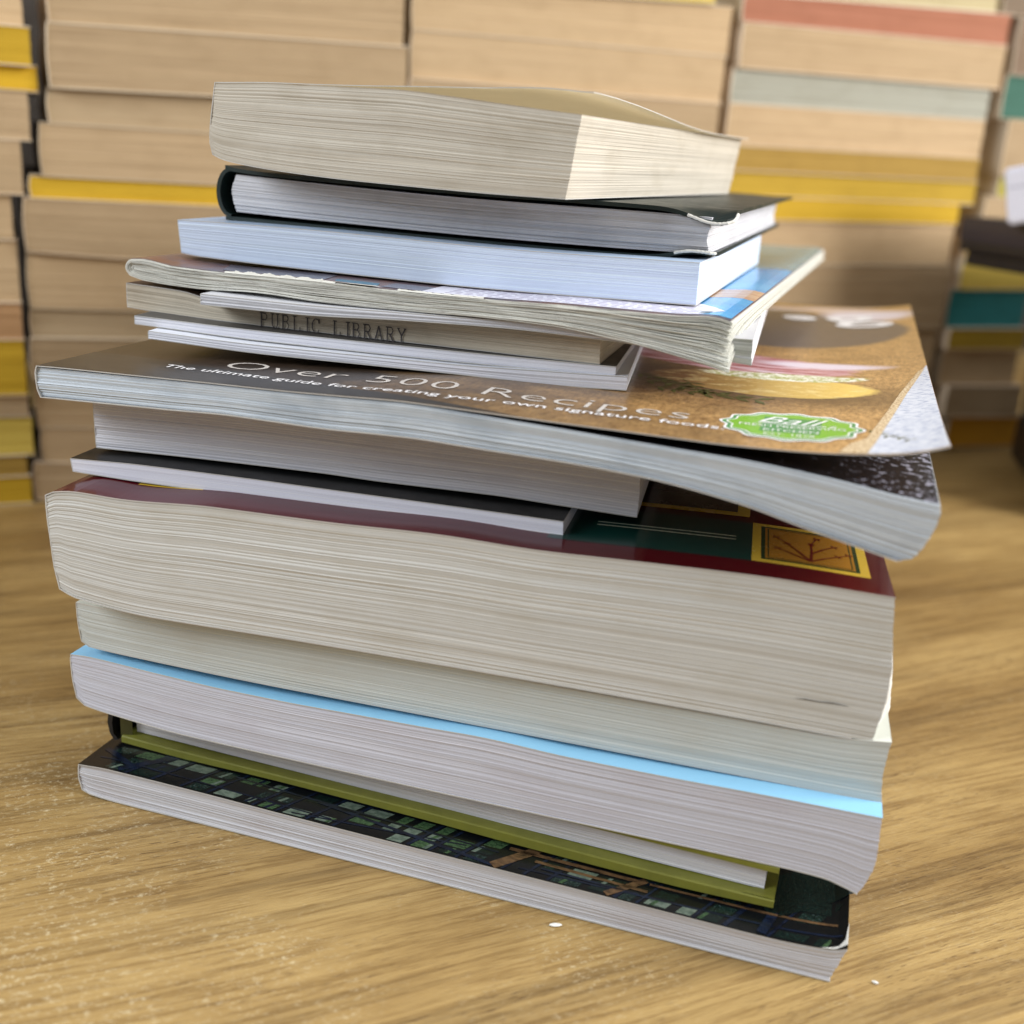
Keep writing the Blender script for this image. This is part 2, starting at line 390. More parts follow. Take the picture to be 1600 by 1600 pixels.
def wrap_cover(bk, mat, th=.3, over=.25, parent=None, name='cover', deco=None, top_fn=None, xr_top=None, xr_bot=None, step=2.0, vs=None,
               edge_mat=None, gap=.03, rag=.0, back=None):
    """paperback cover: front, spine and back as one bent sheet round the block"""
    d = bk.d; zt = bk.zt; zb = bk.zb
    xt1 = xr_top if xr_top is not None else float(bk.xr(1)) + over
    xb1 = xr_bot if xr_bot is not None else float(bk.xr(0)) + over
    rs = np.random.RandomState(bk.seed + 77); nf = vnoise(rs, 40, 3)
    tf = top_fn or (lambda x, v: float(zt(x)) if bk.zt2 is None else float(bk.zt2(x, v)))
    bf = (lambda x, v: float(zb(x)) if bk.zb2 is None else float(bk.zb2(x, v)))
    pts = []                                       # (kind, x or s)
    xl1 = float(bk.xl(1)); xl0 = float(bk.xl(0))
    n = max(6, int((xt1 - xl1) / step))
    for i in range(n + 1): pts.append(('t', xt1 + (xl1 - xt1) * i / n))
    for i in range(1, 9): pts.append(('s', 1 - i / 9))
    n = max(6, int((xb1 - xl0) / step))
    for i in range(n + 1): pts.append(('b', xl0 + (xb1 - xl0) * i / n))
    g = th + gap
    def P(i, v):
        k, a = pts[i]; fr = 1 if v == 0 else 0
        y = v * d if 0 < v < 1 else (-over + rag * float(nf(i / len(pts), 0)) if v == 0 else d + over)
        if k == 't': return (a if a > xl1 else a - g * .7, y, tf(a, v * d) + g)
        if k == 'b': return (a if a > xl0 else a - g * .7, y, bf(a, v * d) - g)
        return (float(bk.xl(a)) - g, y, bf(float(bk.xl(a)), v * d) * (1 - a) + tf(float(bk.xl(a)), v * d) * a)
    def Nn(i, v):
        k, a = pts[i]
        if k == 't': return (0, 0, 1) if i < len(pts) - 1 and pts[i + 1][0] == 't' else (-.7, 0, .7)
        if k == 'b': return (0, 0, -1) if pts[i - 1][0] == 'b' else (-.7, 0, -.7)
        return (-1, 0, 0)
    mb = MB()
    if vs is None: vs = [0, .02, .25, .5, .75, 1]
    em = edge_mat or card_mat('paper_core', (.80, .79, .77), .8, .12)
    nt = sum(1 for k, a in pts if k == 't')
    sheet(P, range(nt), vs, th, mat, mb, Nn, em)
    sheet(P, range(nt - 1, len(pts)), vs, th, back or card_mat('pale_spine', (.79, .785, .77), .55, .08), mb, Nn, em)
    if deco:
        deco(mb, lambda x, v, off: (x, v, float(tf(x, v)) + g + off))
    return mb.build(name, parent)

def thing(name, label, cat, x, y, yaw, group=None, z=0):
    o = bpy.data.objects.new(name, None); COL.objects.link(o); o.empty_display_size = .02
    o.location = (x * UNIT, y * UNIT, z * UNIT + Z_OFF); o.rotation_euler = (0, 0, math.radians(yaw))
    o['label'] = label; o['category'] = cat
    if group: o['group'] = group
    return o
def struct(o, label=None):
    o['kind'] = 'structure'
    return o

# ------------------------------------------------------------------ setting: table top and added dark backdrop
def table():
    bm = bmesh.new()
    bmesh.ops.create_grid(bm, x_segments=2, y_segments=2, size=1.0)
    me = bpy.data.meshes.new('table_top'); 
    for v in bm.verts: v.co = (v.co.x * 2.0, v.co.y * 1.4 + .6, 0)
    r = bmesh.ops.extrude_face_region(bm, geom=bm.faces[:])
    for g in r['geom']:
        if isinstance(g, bmesh.types.BMVert): g.co.z -= .03
    bmesh.ops.recalc_face_normals(bm, faces=bm.faces[:])
    bm.to_mesh(me); bm.free(); me.materials.append(wood_mat())
    o = bpy.data.objects.new('table_top', me); COL.objects.link(o); struct(o)
table()
def backdrop_wall():
    mb = MB(); m_ = card_mat('dark_backdrop', (.20, .17, .14), .8, .1)  # unseen backdrop, added dark so gaps between the columns stay dark
    a = math.radians(24.5); c, s = math.cos(a), math.sin(a)
    def pt(u, z): return (-219 + c * u - s * 330, 479 + s * u + c * 330, z)
    P = np.array([[pt(u, z) for z in (0, 800)] for u in (-1200, 1800)], float)
    mb.grid(P, P[:, :, :2] * 0, m_); struct(mb.build('backdrop_wall'))
backdrop_wall()

# ------------------------------------------------------------------ the stack of books in front
PAGES = {
 'grey':  page_mat('grey_white_pages', (.80, .80, .82), .16, .28, (.74, .72, .73), 1),
 'white': page_mat('white_pages', (.86, .86, .89), .08, .16, (.80, .80, .84), 2),
 'lilac': page_mat('cool_white_pages', (.80, .805, .85), .06, .11, (.76, .75, .79), 3),
 'cream': page_mat('cream_pages', (.785, .80, .785), .06, .11, (.76, .76, .73), 4),
 'ivory': page_mat('ivory_pages', (.815, .81, .79), .08, .17, (.76, .745, .705), 5),
 'blue':  page_mat('bluish_white_pages', (.80, .85, .93), .06, .13, (.83, .88, .95), 6),
 'tanp':  page_mat('yellowed_pages', (.785, .755, .70), .12, .20, (.70, .665, .60), 7),
 'gloss': page_mat('glossy_grey_pages', (.80, .83, .86), .20, .30, (.62, .66, .70), 8),
 'old':   page_mat('aged_cream_pages', (.77, .73, .66), .14, .2, (.62, .57, .50), 9),
 'hard':  page_mat('hardcover_pages', (.82, .82, .84), .22, .28, (.70, .70, .72), 10),
 'news':  page_mat('newsprint_pages', (.85, .845, .81), .15, .28, (.78, .77, .73), 11),
}
G_STACK = 'books piled in the tall front stack'

def book_lattice():
    e = thing('softcover_book', 'grey page softcover with dark lattice picture cover, flat on the table under the front stack',
              'book', -107.0, 252.7, -15.84, G_STACK)
    bk = Block([(-.2, 8.6), (9, 9.2), (37, 9.0), (57, 8.6), (95, 8.1), (147, 7.5), (176, 7.2), (189, 8.0), (192, 9.2)],
               [(0, 2.0), (3, .9), (12, .5), (190, .45)], 275, xl=[(0, .6), (.5, -.2), (1, 0)], xr=[(0, 189.6), (.6, 191), (1, 192)],
               seed=11, rough=.06, wave=.16, rows=38)
    bk.build(PAGES['grey'], parent=e)
    dark = card_mat('dark_picture_cover', (.065, .075, .085), .22, .3, .5)
    navy = print_mat('navy_beams', (.09, .13, .21), (.05, .06, .10), .2, .6, rough=.22)
    green = print_mat('leafy_panes', (.25, .35, .23), (.11, .19, .13), .9, 1.2, rough=.25, c3=(.36, .44, .32))
    pane = print_mat('pale_panes', (.42, .47, .42), (.26, .32, .28), .5, .9, rough=.25)
    brown = print_mat('brown_beams', (.42, .32, .22), (.20, .15, .11), .3, .8, rough=.25)
    teal = print_mat('dark_foliage', (.09, .17, .15), (.045, .07, .07), .7, 1.0, rough=.2, c3=(.30, .36, .36))
    deep = print_mat('deep_foliage', (.07, .13, .12), (.035, .05, .055), 1.2, 1.0, rough=.2, c3=(.16, .24, .22))
    def deco(mb, sf):
        rs = random.Random(5)
        # posts and rails of a lattice with panes of garden showing between them
        x = -1.0; cell = []
        while x < 190:
            w = rs.uniform(4.5, 8.5); cell.append((x, w)); x += w
        ys = [.15, 3.6, 7.2, 11.2, 16.5, 24]
        for (x, w) in cell:
            for r in range(len(ys) - 1):
                if rs.random() < (.85 if x < 112 else .7):
                    y0, y1 = ys[r] + rs.uniform(.1, .8), ys[r + 1] - rs.uniform(.0, .6); sk = .5 * y0; sk1 = .5 * y1
                    a, b = x + rs.uniform(.5, 1.6), x + w - rs.uniform(.5, 2.0)
                    if a < .2: a = .2
                    if b + sk1 > 191: continue
                    mt = rs.choice([green, green, teal, pane, pane, deep]) if 1 < x < 112 else rs.choice([teal, teal, deep, deep, pane])
                    decal(mb, mt, [[(a + sk, y0), (b + sk, y0), (b + sk1, y1), (a + sk1, y1)]], sf, .04)
                    if rs.random() < .5:
                        c_ = rs.uniform(a, b - .8); decal(mb, rs.choice([green, pane, navy]), [[(c_ + sk, y0), (c_ + 1.0 + sk, y0), (c_ + 1.2 + sk1, y1), (c_ + .3 + sk1, y1)]], sf, .06)
        for (x, w) in cell:
            if rs.random() < .6 and 1 < x < 176: decal(mb, navy, [stroke((x, .2), (x + 9, 18), rs.uniform(.5, 1.1))], sf, .08)
        for p, q, w_ in (((3, 4.8), (70, 2.6), .5), ((40, 9.5), (112, 6.0), .6), ((60, 1.2), (104, 5.5), .5), ((118, 2.2), (191, 4.4), .6), ((20, 13), (90, 11), .6)): decal(mb, navy, [stroke(p, q, w_)], sf, .09)
        for (p, q, w, mt) in [((2, 9), (14, 3), 1.6, navy), ((11, 1), (22, 12), 2.0, navy), ((64, 8), (112, .8), 1.0, navy), ((112, .6), (121, 11), 2.6, brown), ((121, 6.0), (148, 5.0), 1.0, brown),
                ((114, 8.5), (146, 8.0), 1.2, brown), ((123, 4.0), (146, 3.4), .7, navy), ((139, .7), (147, 9), 1.8, brown), ((148, 8.0), (190, 8.2), .8, brown), ((174, .8), (177, 12), 2.2, navy), ((172, 12), (190, 26), 13, deep)]:
            decal(mb, mt, [stroke(p, q, w)], sf, .12)
    wrap_cover(bk, dark, .28, .15, e, deco=deco)
    # scuffed near corner where the white board shows
    mb = MB(); wm = card_mat('scuffed_board', (.82, .81, .78), .8, .1)
    decal(mb, wm, [[(186.5, -.1), (190, .1), (192.1, 1.2), (192.25, 9), (191.6, 3.0), (190.4, 1.0)]],
          lambda x, v, o: (x, v, float(bk.zt(x)) + .33 + o), .09)
    mb.build('worn_corner', e)
book_lattice()

def hardcover(name, label, x, y, yaw, d, bp, zt_b, zb_b, board, th, pages, blk, spine_x, seed):
    pass

def slab(mb, mat, top, bot, x0, x1, y0, y1, step=3.0, endr=None):
    """bent board between two profiles"""
    n = max(3, int((x1 - x0) / step)); xs = [x0 + (x1 - x0) * i / n for i in range(n + 1)]
    ys = [y0, y0 + .35, y0 + (y1 - y0) * .5, y1 - .35, y1]
    T = np.array([[(x, y, top(x, y) - (.25 if y in (y0, y1) else 0)) for y in ys] for x in xs], float)
    Bm = np.array([[(x, y, bot(x, y) + (.25 if y in (y0, y1) else 0)) for y in ys] for x in xs], float)
    mb.grid(T, T[:, :, :2], mat); mb.grid(Bm, Bm[:, :, :2], mat, True)
    for e, fl in ((0, False), (-1, True)):
        mb.grid(np.stack([T[:, e], Bm[:, e]], 1), np.stack([T[:, e, :2], Bm[:, e, :2]], 1), mat, fl)
        mb.grid(np.stack([T[e], Bm[e]], 1), np.stack([T[e, :, :2], Bm[e, :, :2]], 1), mat, not fl)

def book_olive():
    e = thing('hardcover_book', 'olive green cloth hardcover with pale pages, shaded above the lattice picture cover',
              'book', -101.5, 263.5, -17.27, G_STACK)
    ol = card_mat('olive_cloth', (.50, .50, .20), .45, .18, .4, 0, 160); blk = card_mat('black_spine_cloth', (.06, .06, .055), .5, .3)
    bk = Block([(4, 19.6), (172, 18.9)], [(4, 12.2), (60, 11.9), (171, 11.6)], 222, xl=[(0, 4.5), (1, 4.5)], xr=[(0, 170.8), (1, 170.8)], seed=21, rough=.04, wave=.08)
    o = bk.build(PAGES['white'], parent=e); o.location = (0, .0034, 0)
    zb = pch([(0, 9.9), (20, 9.5), (49, 9.9), (89, 9.5), (112, 9.0), (150, 8.7), (173.5, 9.4)])
    zt = pch([(0, 12.0), (20, 11.7), (89, 11.9), (150, 11.3), (173.5, 11.5)])
    for nm, f, g in (('back_board', zt, zb), ('front_board', lambda x: 20.9 - .0045 * x, lambda x: 19.2 - .0045 * x)):
        mb = MB(); slab(mb, ol, lambda x, y: float(f(x)), lambda x, y: float(g(x)), 2.0, 173.5, 0, 228)
        if nm == 'back_board':      # folded cloth corner
            decal(mb, ol, [[(166, .3), (173.4, 0.3), (173.4, 8)]], lambda x, v, o_: (x, v, float(f(x)) + o_), .25)
        mb.build(nm, e)
    mb = MB()
    pts = [(-.2, 10.0), (-1.6, 12), (-2.2, 15), (-1.7, 18.5), (.2, 21.0), (3.2, 21.6), (3.2, 20.6), (.9, 20.0), (-.3, 18), (-.8, 15), (-.4, 12), (1, 10.6)]
    P = np.array([[(px, y, pz) for y in (0, 228)] for px, pz in pts + pts[:1]], float)
    mb.grid(P, P[:, :, :2], blk); c = np.array(pts).mean(0)
    for y in (0, 228): mb.poly([(px, y, pz) for px, pz in pts], [(0, 0)] * len(pts), blk)
    mb.build('spine', e)
    # thin dark join beside the spine
    mb = MB(); jm = card_mat('olive_headband', (.33, .32, .16), .6)
    P = np.array([[(px, y, z) for z in (11.9, 19.4)] for px, y in ((1.5, .5), (4.4, 1.6))], float); mb.grid(P, P[:, :, :2], jm)
    mb.build('headband', e)
book_olive()

def book_sky():
    e = thing('paperback_book', 'thick paperback with cool white pages and a sky blue cover showing as a stripe',
              'book', -109.8, 258.2, -14.8, G_STACK)
    bk = Block([(.2, 37.0), (4.7, 37.3), (25, 36.5), (45, 35.9), (58, 35.9), (77, 36.3), (96, 36.7), (110, 37.1), (132, 36.5), (154, 36.6), (175, 37.0), (199, 37.2)],
               [(.5, 26.2), (3, 23.7), (14, 22.4), (32, 21.2), (58, 20.9), (118, 20.6), (178, 20.6), (189, 20.2), (194, 19.0), (197, 17.9)], 250,
               xl=[(0, 1.2), (.4, .3), (1, 0)], xr=[(0, 196.8), (.15, 198.2), (.5, 199.4), (1, 199)], seed=31, rough=.022, wave=.08)
    bk.build(PAGES['lilac'], parent=e)
    wrap_cover(bk, card_mat('sky_blue_cover', (.58, .80, .93), .4, .05), .28, .1, e)
    mb = MB(); stn = card_mat('dull_smudge', (.60, .58, .60), .7, .1)
book_sky()

def book_cream():
    e = thing('paperback_book', 'plain cream page paperback between the sky blue cover and the thick dark red cookbook',
              'book', -107.7, 258.7, -13.29, G_STACK)
    bk = Block([(.1, 51.2), (23, 50.7), (55, 51.1), (92, 51.6), (121, 51.3), (157, 51.1), (185, 50.8), (197, 51.9)],
               [(.6, 41.4), (3, 40.0), (22, 39.2), (55, 38.5), (130, 38.1), (197, 37.6)], 250,
               xl=[(0, .9), (.5, .2), (1, 0)], xr=[(0, 197.2), (.5, 196.4), (1, 196.9)], seed=41, rough=.025, wave=.08)
    bk.build(PAGES['cream'], parent=e)
    wrap_cover(bk, card_mat('pale_cream_cover', (.83, .84, .80), .5, .06), .25, .05, e)
book_cream()

def book_red():
    e = thing('cookbook', 'thickest book, ivory pages under a glossy dark red cover with yellow framed twig emblem',
              'book', -110.3, 252.0, -11.14, G_STACK)
    bk = Block([(-.6, 81.2), (1.4, 82.4), (7.8, 83.2), (18.9, 82.9), (43, 84.0), (69, 84.1), (97, 84.7), (118, 84.2), (141, 84.7), (166, 85.1), (193.5, 84.4)],
               [(1.8, 58.2), (5.5, 56.5), (28, 54.4), (59, 54.3), (94, 53.9), (158, 52.6), (186, 51.7), (194.3, 51.4)], 240,
               xl=[(0, 1.8), (.25, .7), (.5, .25), (.8, -.3), (1, -.4)], xr=[(0, 194.2), (.4, 195.4), (.8, 194.2), (1, 193.4)], seed=51, rough=.03, wave=.09, rows=130, flare=5.6)
    bk.build(PAGES['ivory'], parent=e, vcols=80)
    mb = MB(); nk = card_mat('nick_shadow', (.42, .39, .35), .9, .2)  # flat dark sliver painted as the shade inside a nick
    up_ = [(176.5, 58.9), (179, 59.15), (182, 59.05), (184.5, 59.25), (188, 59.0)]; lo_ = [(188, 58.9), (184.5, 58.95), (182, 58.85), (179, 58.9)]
    mb.poly([(a_, -.32, b_) for a_, b_ in (up_ + lo_)][::-1], [(0, 0)] * 9, nk); mb.build('nick_shade', e)
    red = card_mat('dark_red_cover', (.30, .03, .075), .14, .12, .25, .0, 45)
    grn = card_mat("dark_green_panel", (.05, .21, .19), .2, .1, .35, 0)
    yel = card_mat('yellow_frame', (.80, .67, .24), .25, .08, .4, 0)
    och = card_mat('ochre_square', (.62, .43, .14), .25, .1, .4, 0)
    dgr = card_mat('emblem_green', (.13, .22, .12), .25, .1, .4, 0)
    wht = card_mat('pale_rule', (.80, .80, .72), .3)
    mar = card_mat('emblem_maroon', (.38, .07, .07), .3, .1, .4, 0)
    def deco(mb, sf):
        decal(mb, grn, [[(119, 8.8), (164.2, 8.8), (164.2, 36.2), (119, 36.2)]], sf, .02)
        for y in (22.2, 24.4): decal(mb, wht, [stroke((128.5, y), (160.5, y), .45)], sf, .05)
        x0, x1, y0, y1 = 164.2, 189.4, 9.0, 36.4
        def ring(a, mt, off):
            decal(mb, mt, [[(x0 + a, y0 + a), (x1 - a, y0 + a), (x1 - a, y1 - a), (x0 + a, y1 - a)]], sf, off)
        ring(0, yel, .03); ring(2.0, dgr, .055); ring(2.9, och, .08)
        x2, y2, x3, y3 = x0 + 3.6, y0 + 3.6, x1 - 3.6, y1 - 3.6
        for p, q in (((x2, y2), (x3, y2)), ((x3, y2), (x3, y3)), ((x3, y3), (x2, y3)), ((x2, y3), (x2, y2))):
            decal(mb, dgr, [stroke(p, q, .25)], sf, .105)
        # three stems with small leaves
        root = (177, 13.6)
        for path in ([root, (174.5, 19), (172, 24), (169.6, 27.5)], [root, (177.4, 20), (177.4, 25.5), (178.8, 30)], [root, (180.2, 17), (183, 19.5), (185.4, 21.5)],
                     [root, (172.6, 17.4), (169.8, 19.6)], [(177.3, 19), (180, 23), (182.5, 26)]):
            for k, (p, q) in enumerate(zip(path, path[1:])):
                decal(mb, mar, [stroke(p, q, .62 - .16 * k)], sf, .13)
            for (px, py) in path[2:]:
                for a in (.5, 2.1, 3.9, 5.4):
                    c_, s_ = math.cos(a), math.sin(a)
                    decal(mb, mar, [[(px, py), (px + .6 * c_ - .25 * s_, py + .6 * s_ + .25 * c_), (px + 1.3 * c_, py + 1.3 * s_), (px + .6 * c_ + .25 * s_, py + .6 * s_ - .25 * c_)]], sf, .13)
        # further panels deeper on the cover
        decal(mb, yel, [[(120, 40.5), (163.4, 40.5), (163.4, 84), (120, 84)]], sf, .03)
        decal(mb, card_mat('dark_brown_panel', (.20, .09, .05), .25), [[(123, 43.5), (160.4, 43.5), (160.4, 81), (123, 81)]], sf, .06)
        decal(mb, yel, [[(17, 11.5), (34, 11.5), (34, 13.4), (17, 13.4)]], sf, .03)
    wrap_cover(bk, red, .3, .15, e, deco=deco, xr_bot=190)
book_red()

def book_black():
    e = thing('paperback_book', 'slim paperback with clean white pages and plain black cover, resting on the dark red cookbook',
              'book', -109.3, 264.3, -11.38, G_STACK)
    bk = Block([(-.2, 87.2), (20, 87.9), (45, 88.0), (65, 87.9), (94, 87.8), (123.6, 87.6)],
               [(0, 84.5), (20, 84.1), (65, 84.3), (81, 85.3), (95, 85.6), (123.8, 85.3)], 200, xl=[(0, .5), (1, 0)], xr=[(0, 123.6), (1, 123.4)], seed=61, rough=.01, wave=.02)
    # lower profile follows the photograph: thickness about four millimetres
    bk.zb = pch([(0, 84.3), (20, 83.9), (65, 83.8), (123.8, 83.6)])
    bk.build(page_mat('crisp_white_pages', (.90, .90, .94), .03, .08, (.88, .88, .92), 12), parent=e)
    wrap_cover(bk, card_mat('matt_black_cover', (.075, .08, .085), .42, .2, .3), .22, .05, e)
book_black()

def book_white_thick():
    e = thing('paperback_book', 'shaded white page paperback between the slim black cover and the large sandwich picture cookbook',
              'book', -105.2, 270.8, -10.52, G_STACK)
    bk = Block([(-.4, 102.0), (38, 102.7), (75, 102.6), (100, 102.4), (118, 102.4), (136, 102.2)],
               [(-.3, 88.9), (32, 89.4), (59, 89.5), (75, 89.2), (101, 89.3), (118, 88.8), (136.4, 88.2)], 205, xl=[(0, -.1), (1, -.4)], xr=[(0, 136.3), (1, 136)], seed=71, rough=.05, wave=.12)
    bk.build(PAGES['white'], parent=e)
    wrap_cover(bk, card_mat('grey_white_cover', (.80, .80, .82), .5, .06), .22, .0, e)
book_white_thick()

def book_recipes():
    global UNIT, Z_OFF
    UNIT = .00097; Z_OFF = .005008
    e = thing('cookbook', 'large glossy cookbook with sandwich picture and green badge, its cover lifting at the right',
              'book', -119.6, 272.1, -16.0, G_STACK)
    top = [(-.3, 108.0), (5, 108.2), (24, 108.8), (50, 109.6), (66, 110.0), (81, 110.6), (100, 111.3), (117, 110.9), (134, 110.4), (150, 109.8), (165, 109.3), (172, 109.1), (191, 107.7), (205, 106.0), (212.4, 105.4)]
    bot = [(.2, 100.7), (17, 101.4), (37, 102.2), (56, 103.0), (75, 103.0), (93, 103.6), (101, 103.8), (118, 103.5), (134, 103.3), (151, 102.6), (173, 99.9), (188, 96.5), (203, 93.3), (210, 91.8)]
    bk = Block(top, bot, 264, xl=[(0, .8), (.25, 0), (.8, -.3), (1, .2)], xr=[(0, 207.2), (.12, 209.8), (.4, 211.3), (.8, 212.6), (1, 212.3)], seed=81, rough=.08, wave=.2, fan=.6, rows=52, cols=120)
    bk.build(PAGES['gloss'], parent=e, topmat=knit_mat())
    covp = pch([(-.3, 108.1), (5, 108.4), (24, 109.0), (50, 109.8), (66, 110.2), (81, 110.8), (100, 111.55), (117, 111.5), (134, 111.45), (150, 111.5), (165, 111.5), (175, 111.75), (186, 112.3), (200, 113.7), (208.5, 115.2), (212.5, 116.2)])
    burl = burlap_mat()
    whitel = card_mat('white_lettering', (.93, .92, .92), .35, .03); dim = card_mat('pale_thin_lettering', (.78, .75, .72), .35, .03)
    darkb = print_mat('dark_slate_band', (.19, .18, .175), (.13, .125, .13), .1, .3, rough=.28)
    linen = linen_mat(); lace = print_mat('lace_edge', (.88, .80, .66), (.62, .47, .28), 1.6, 1.6, .45, .6, .4)
    herb = print_mat('herb', (.36, .38, .16), (.22, .23, .10), .6, .6, rough=.35)
    gr1 = card_mat('badge_green', (.46, .68, .20), .3, .05); gr2 = card_mat('badge_dark_green', (.28, .55, .30), .3, .05)
    def blob(cx, cy, rx, ry, n=40, wob=0.0, k=12, ph=0.0):
        return [(cx + rx * (1 + wob * math.cos(k * a + ph)) * math.cos(a), cy + ry * (1 + wob * math.cos(k * a + ph)) * math.sin(a)) for a in [2 * math.pi * i / n for i in range(n)]]
    def deco(mb, sf):
        V = 6
        decal(mb, darkb, [[(2, .1), (126, .1), (112, 2.6), (98, 5.0), (72, 10.2), (53, 13.6), (20, 20.6), (-.1, 22.4), (-.1, .1)]], sf, .02)
        # linen napkin, lace edge and a sprig lying over it
        decal(mb, linen, [[(196.5, .2), (212.3, .2), (212.3, 106), (210.8, 98), (205.8, 65.3), (202.1, 38.6)]], sf, .06, 1.0, vstep=1.6)
        decal(mb, lace, [[(191.6, .2), (197.2, .2), (198.8, 10), (202.6, 38), (206.2, 65), (211.5, 100), (210, 98), (204.6, 66), (200.9, 40), (197.0, 14), (194, 9)]], sf, .09, 1.0, vstep=1.6)
        rs = random.Random(3)
        def sprig(p, ang, L, n, leaf):
            x, y = p
            for i in range(n):
                nx, ny = x + L * math.cos(ang), y + L * math.sin(ang); decal(mb, herb, [stroke((x, y), (nx, ny), .35)], sf, .07)
                for sg in (-1, 1):
                    b = ang + sg * rs.uniform(.5, 1.1); l = leaf * rs.uniform(.7, 1.2); c_, s_ = math.cos(b), math.sin(b)
                    decal(mb, herb, [[(nx, ny), (nx + l * .5 * c_ - l * .17 * s_, ny + l * .5 * s_ + l * .17 * c_), (nx + l * c_, ny + l * s_), (nx + l * .5 * c_ + l * .17 * s_, ny + l * .5 * s_ - l * .17 * c_)]], sf, .08)
                x, y = nx, ny; ang += rs.uniform(-.25, .25)
        sprig((137, 60), -.35, 5, 7, 5.5); sprig((142, 52), -.1, 4, 6, 4.5); sprig((136, 70), -.9, 4, 5, 5.0); sprig((196, 24), -.9, 3.0, 5, 2.6); sprig((150, 66), -1.0, 4, 4, 4.5)
        # title parts and the two lines of lettering
        text_on(mb, dim, 'Over 500 Recipes', (40.5, 0), (158.5, 0), 9.2, sf, .12, thin=-.012, space=1.05, base=pch([(41, 17.6), (80, 17.2), (120, 16.6), (158, 18.2)]))
        text_on(mb, whitel, 'The ultimate guide for creating your own signature foods.', (27.5, 0), (167.4, 0), 3.4, sf, .13, thin=.004, base=pch([(27, 11.7), (57, 9.7), (79, 8.4), (100, 8.6), (121, 10.4), (140, 11.2), (168, 12.5)]))
        text_on(mb, whitel, '\u2022g', (170, 203), (204, 214), 34, sf, .13, thin=.012)
        # scalloped badge
        cx, cy = 181.0, 21.8
        def badge(rx, ry): return blob(cx, cy, rx, ry, 96, .045, 12, .3)
        decal(mb, whitel, [badge(15.2, 14.2)], sf, .12); decal(mb, gr2, [badge(14.6, 13.2)], sf, .14); decal(mb, whitel, [badge(13.7, 12.3)], sf, .16); decal(mb, gr1, [badge(13.3, 11.8)], sf, .18)
        decal(mb, gr2, [[(174.6, 15), (187.4, 15), (187.4, 30), (174.6, 30)]], sf, .20)
        text_on(mb, whitel, 'Ball', (173.6, 24.2), (188.6, 23.8), 6.6, sf, .23, thin=-.004, shear=.45)
        decal(mb, whitel, [stroke((173.6, 23.2), (188.4, 23.4), .5)], sf, .23)
        text_on(mb, whitel, '\u00ae', (189.2, 22), (190.6, 22), 2.4, sf, .23)
        text_on(mb, whitel, 'FRESH PRESERVING', (169.8, 19.3), (192.6, 20.0), 2.3, sf, .23, thin=-.006)
        text_on(mb, whitel, 'KITCHEN', (175.4, 15.6), (187.0, 15.6), 2.4, sf, .23, thin=-.006)
        text_on(mb, whitel, 'EST. 1878', (175.8, 11.9), (186.4, 11.9), 2.0, sf, .23, thin=-.008)
    wrap_cover(bk, burl, .26, .35, e, deco=deco, top_fn=lambda x, v: float(covp(x)) + .9 * max(0, (x - 200) / 12) ** 2 * math.exp(-v / 14), xr_top=212.4, xr_bot=206.5, vs=[0, .006, .015, .03, .05, .075, .1, .15, .25, .4, .6, .8, 1])
    # white rim where the cover board is trimmed
book_recipes()

UNIT = .000912; Z_OFF = .014691
def booklet(name, label, x, y, yaw, top, bot, d, pages, cover, seed, xl=None, xr=None, deco=None, rough=.03, **k):
    e = thing(name, label, 'book' if 'book' in name and name != 'booklet' else 'booklet', x, y, yaw, G_STACK)
    bk = Block(top, bot, d, xl=xl, xr=xr, seed=seed, rough=rough, wave=rough * 2.2, **k)
    bk.build(pages, parent=e); wrap_cover(bk, cover, .2, .03, e, deco=deco)
    return e, bk
booklet('booklet', 'thin white booklet with rounded near corner, lying directly on the sandwich picture cover', -104.2, 309.6, -8.59,
        [(-.2, 112.0), (35, 111.0), (86, 110.9), (112, 111.5), (133.4, 112.1)], [(.4, 110.2), (35, 109.0), (86, 108.7), (112, 108.3), (133.4, 108.8)], 140,
        PAGES['white'], card_mat('white_booklet_cover', (.84, .85, .88), .45, .05), 91)
booklet('booklet', 'thin white booklet sandwiched between the stamped library book and the rounded booklet below it', -110.1, 316.1, -10.61,
        [(0, 115.0), (41, 114.2), (92, 114.1), (137, 114.3)], [(.8, 112.9), (41, 111.8), (92, 111.6), (137, 112.1)], 140,
        PAGES['white'], card_mat('dark_booklet_top', (.30, .29, .28), .45, .1), 95)

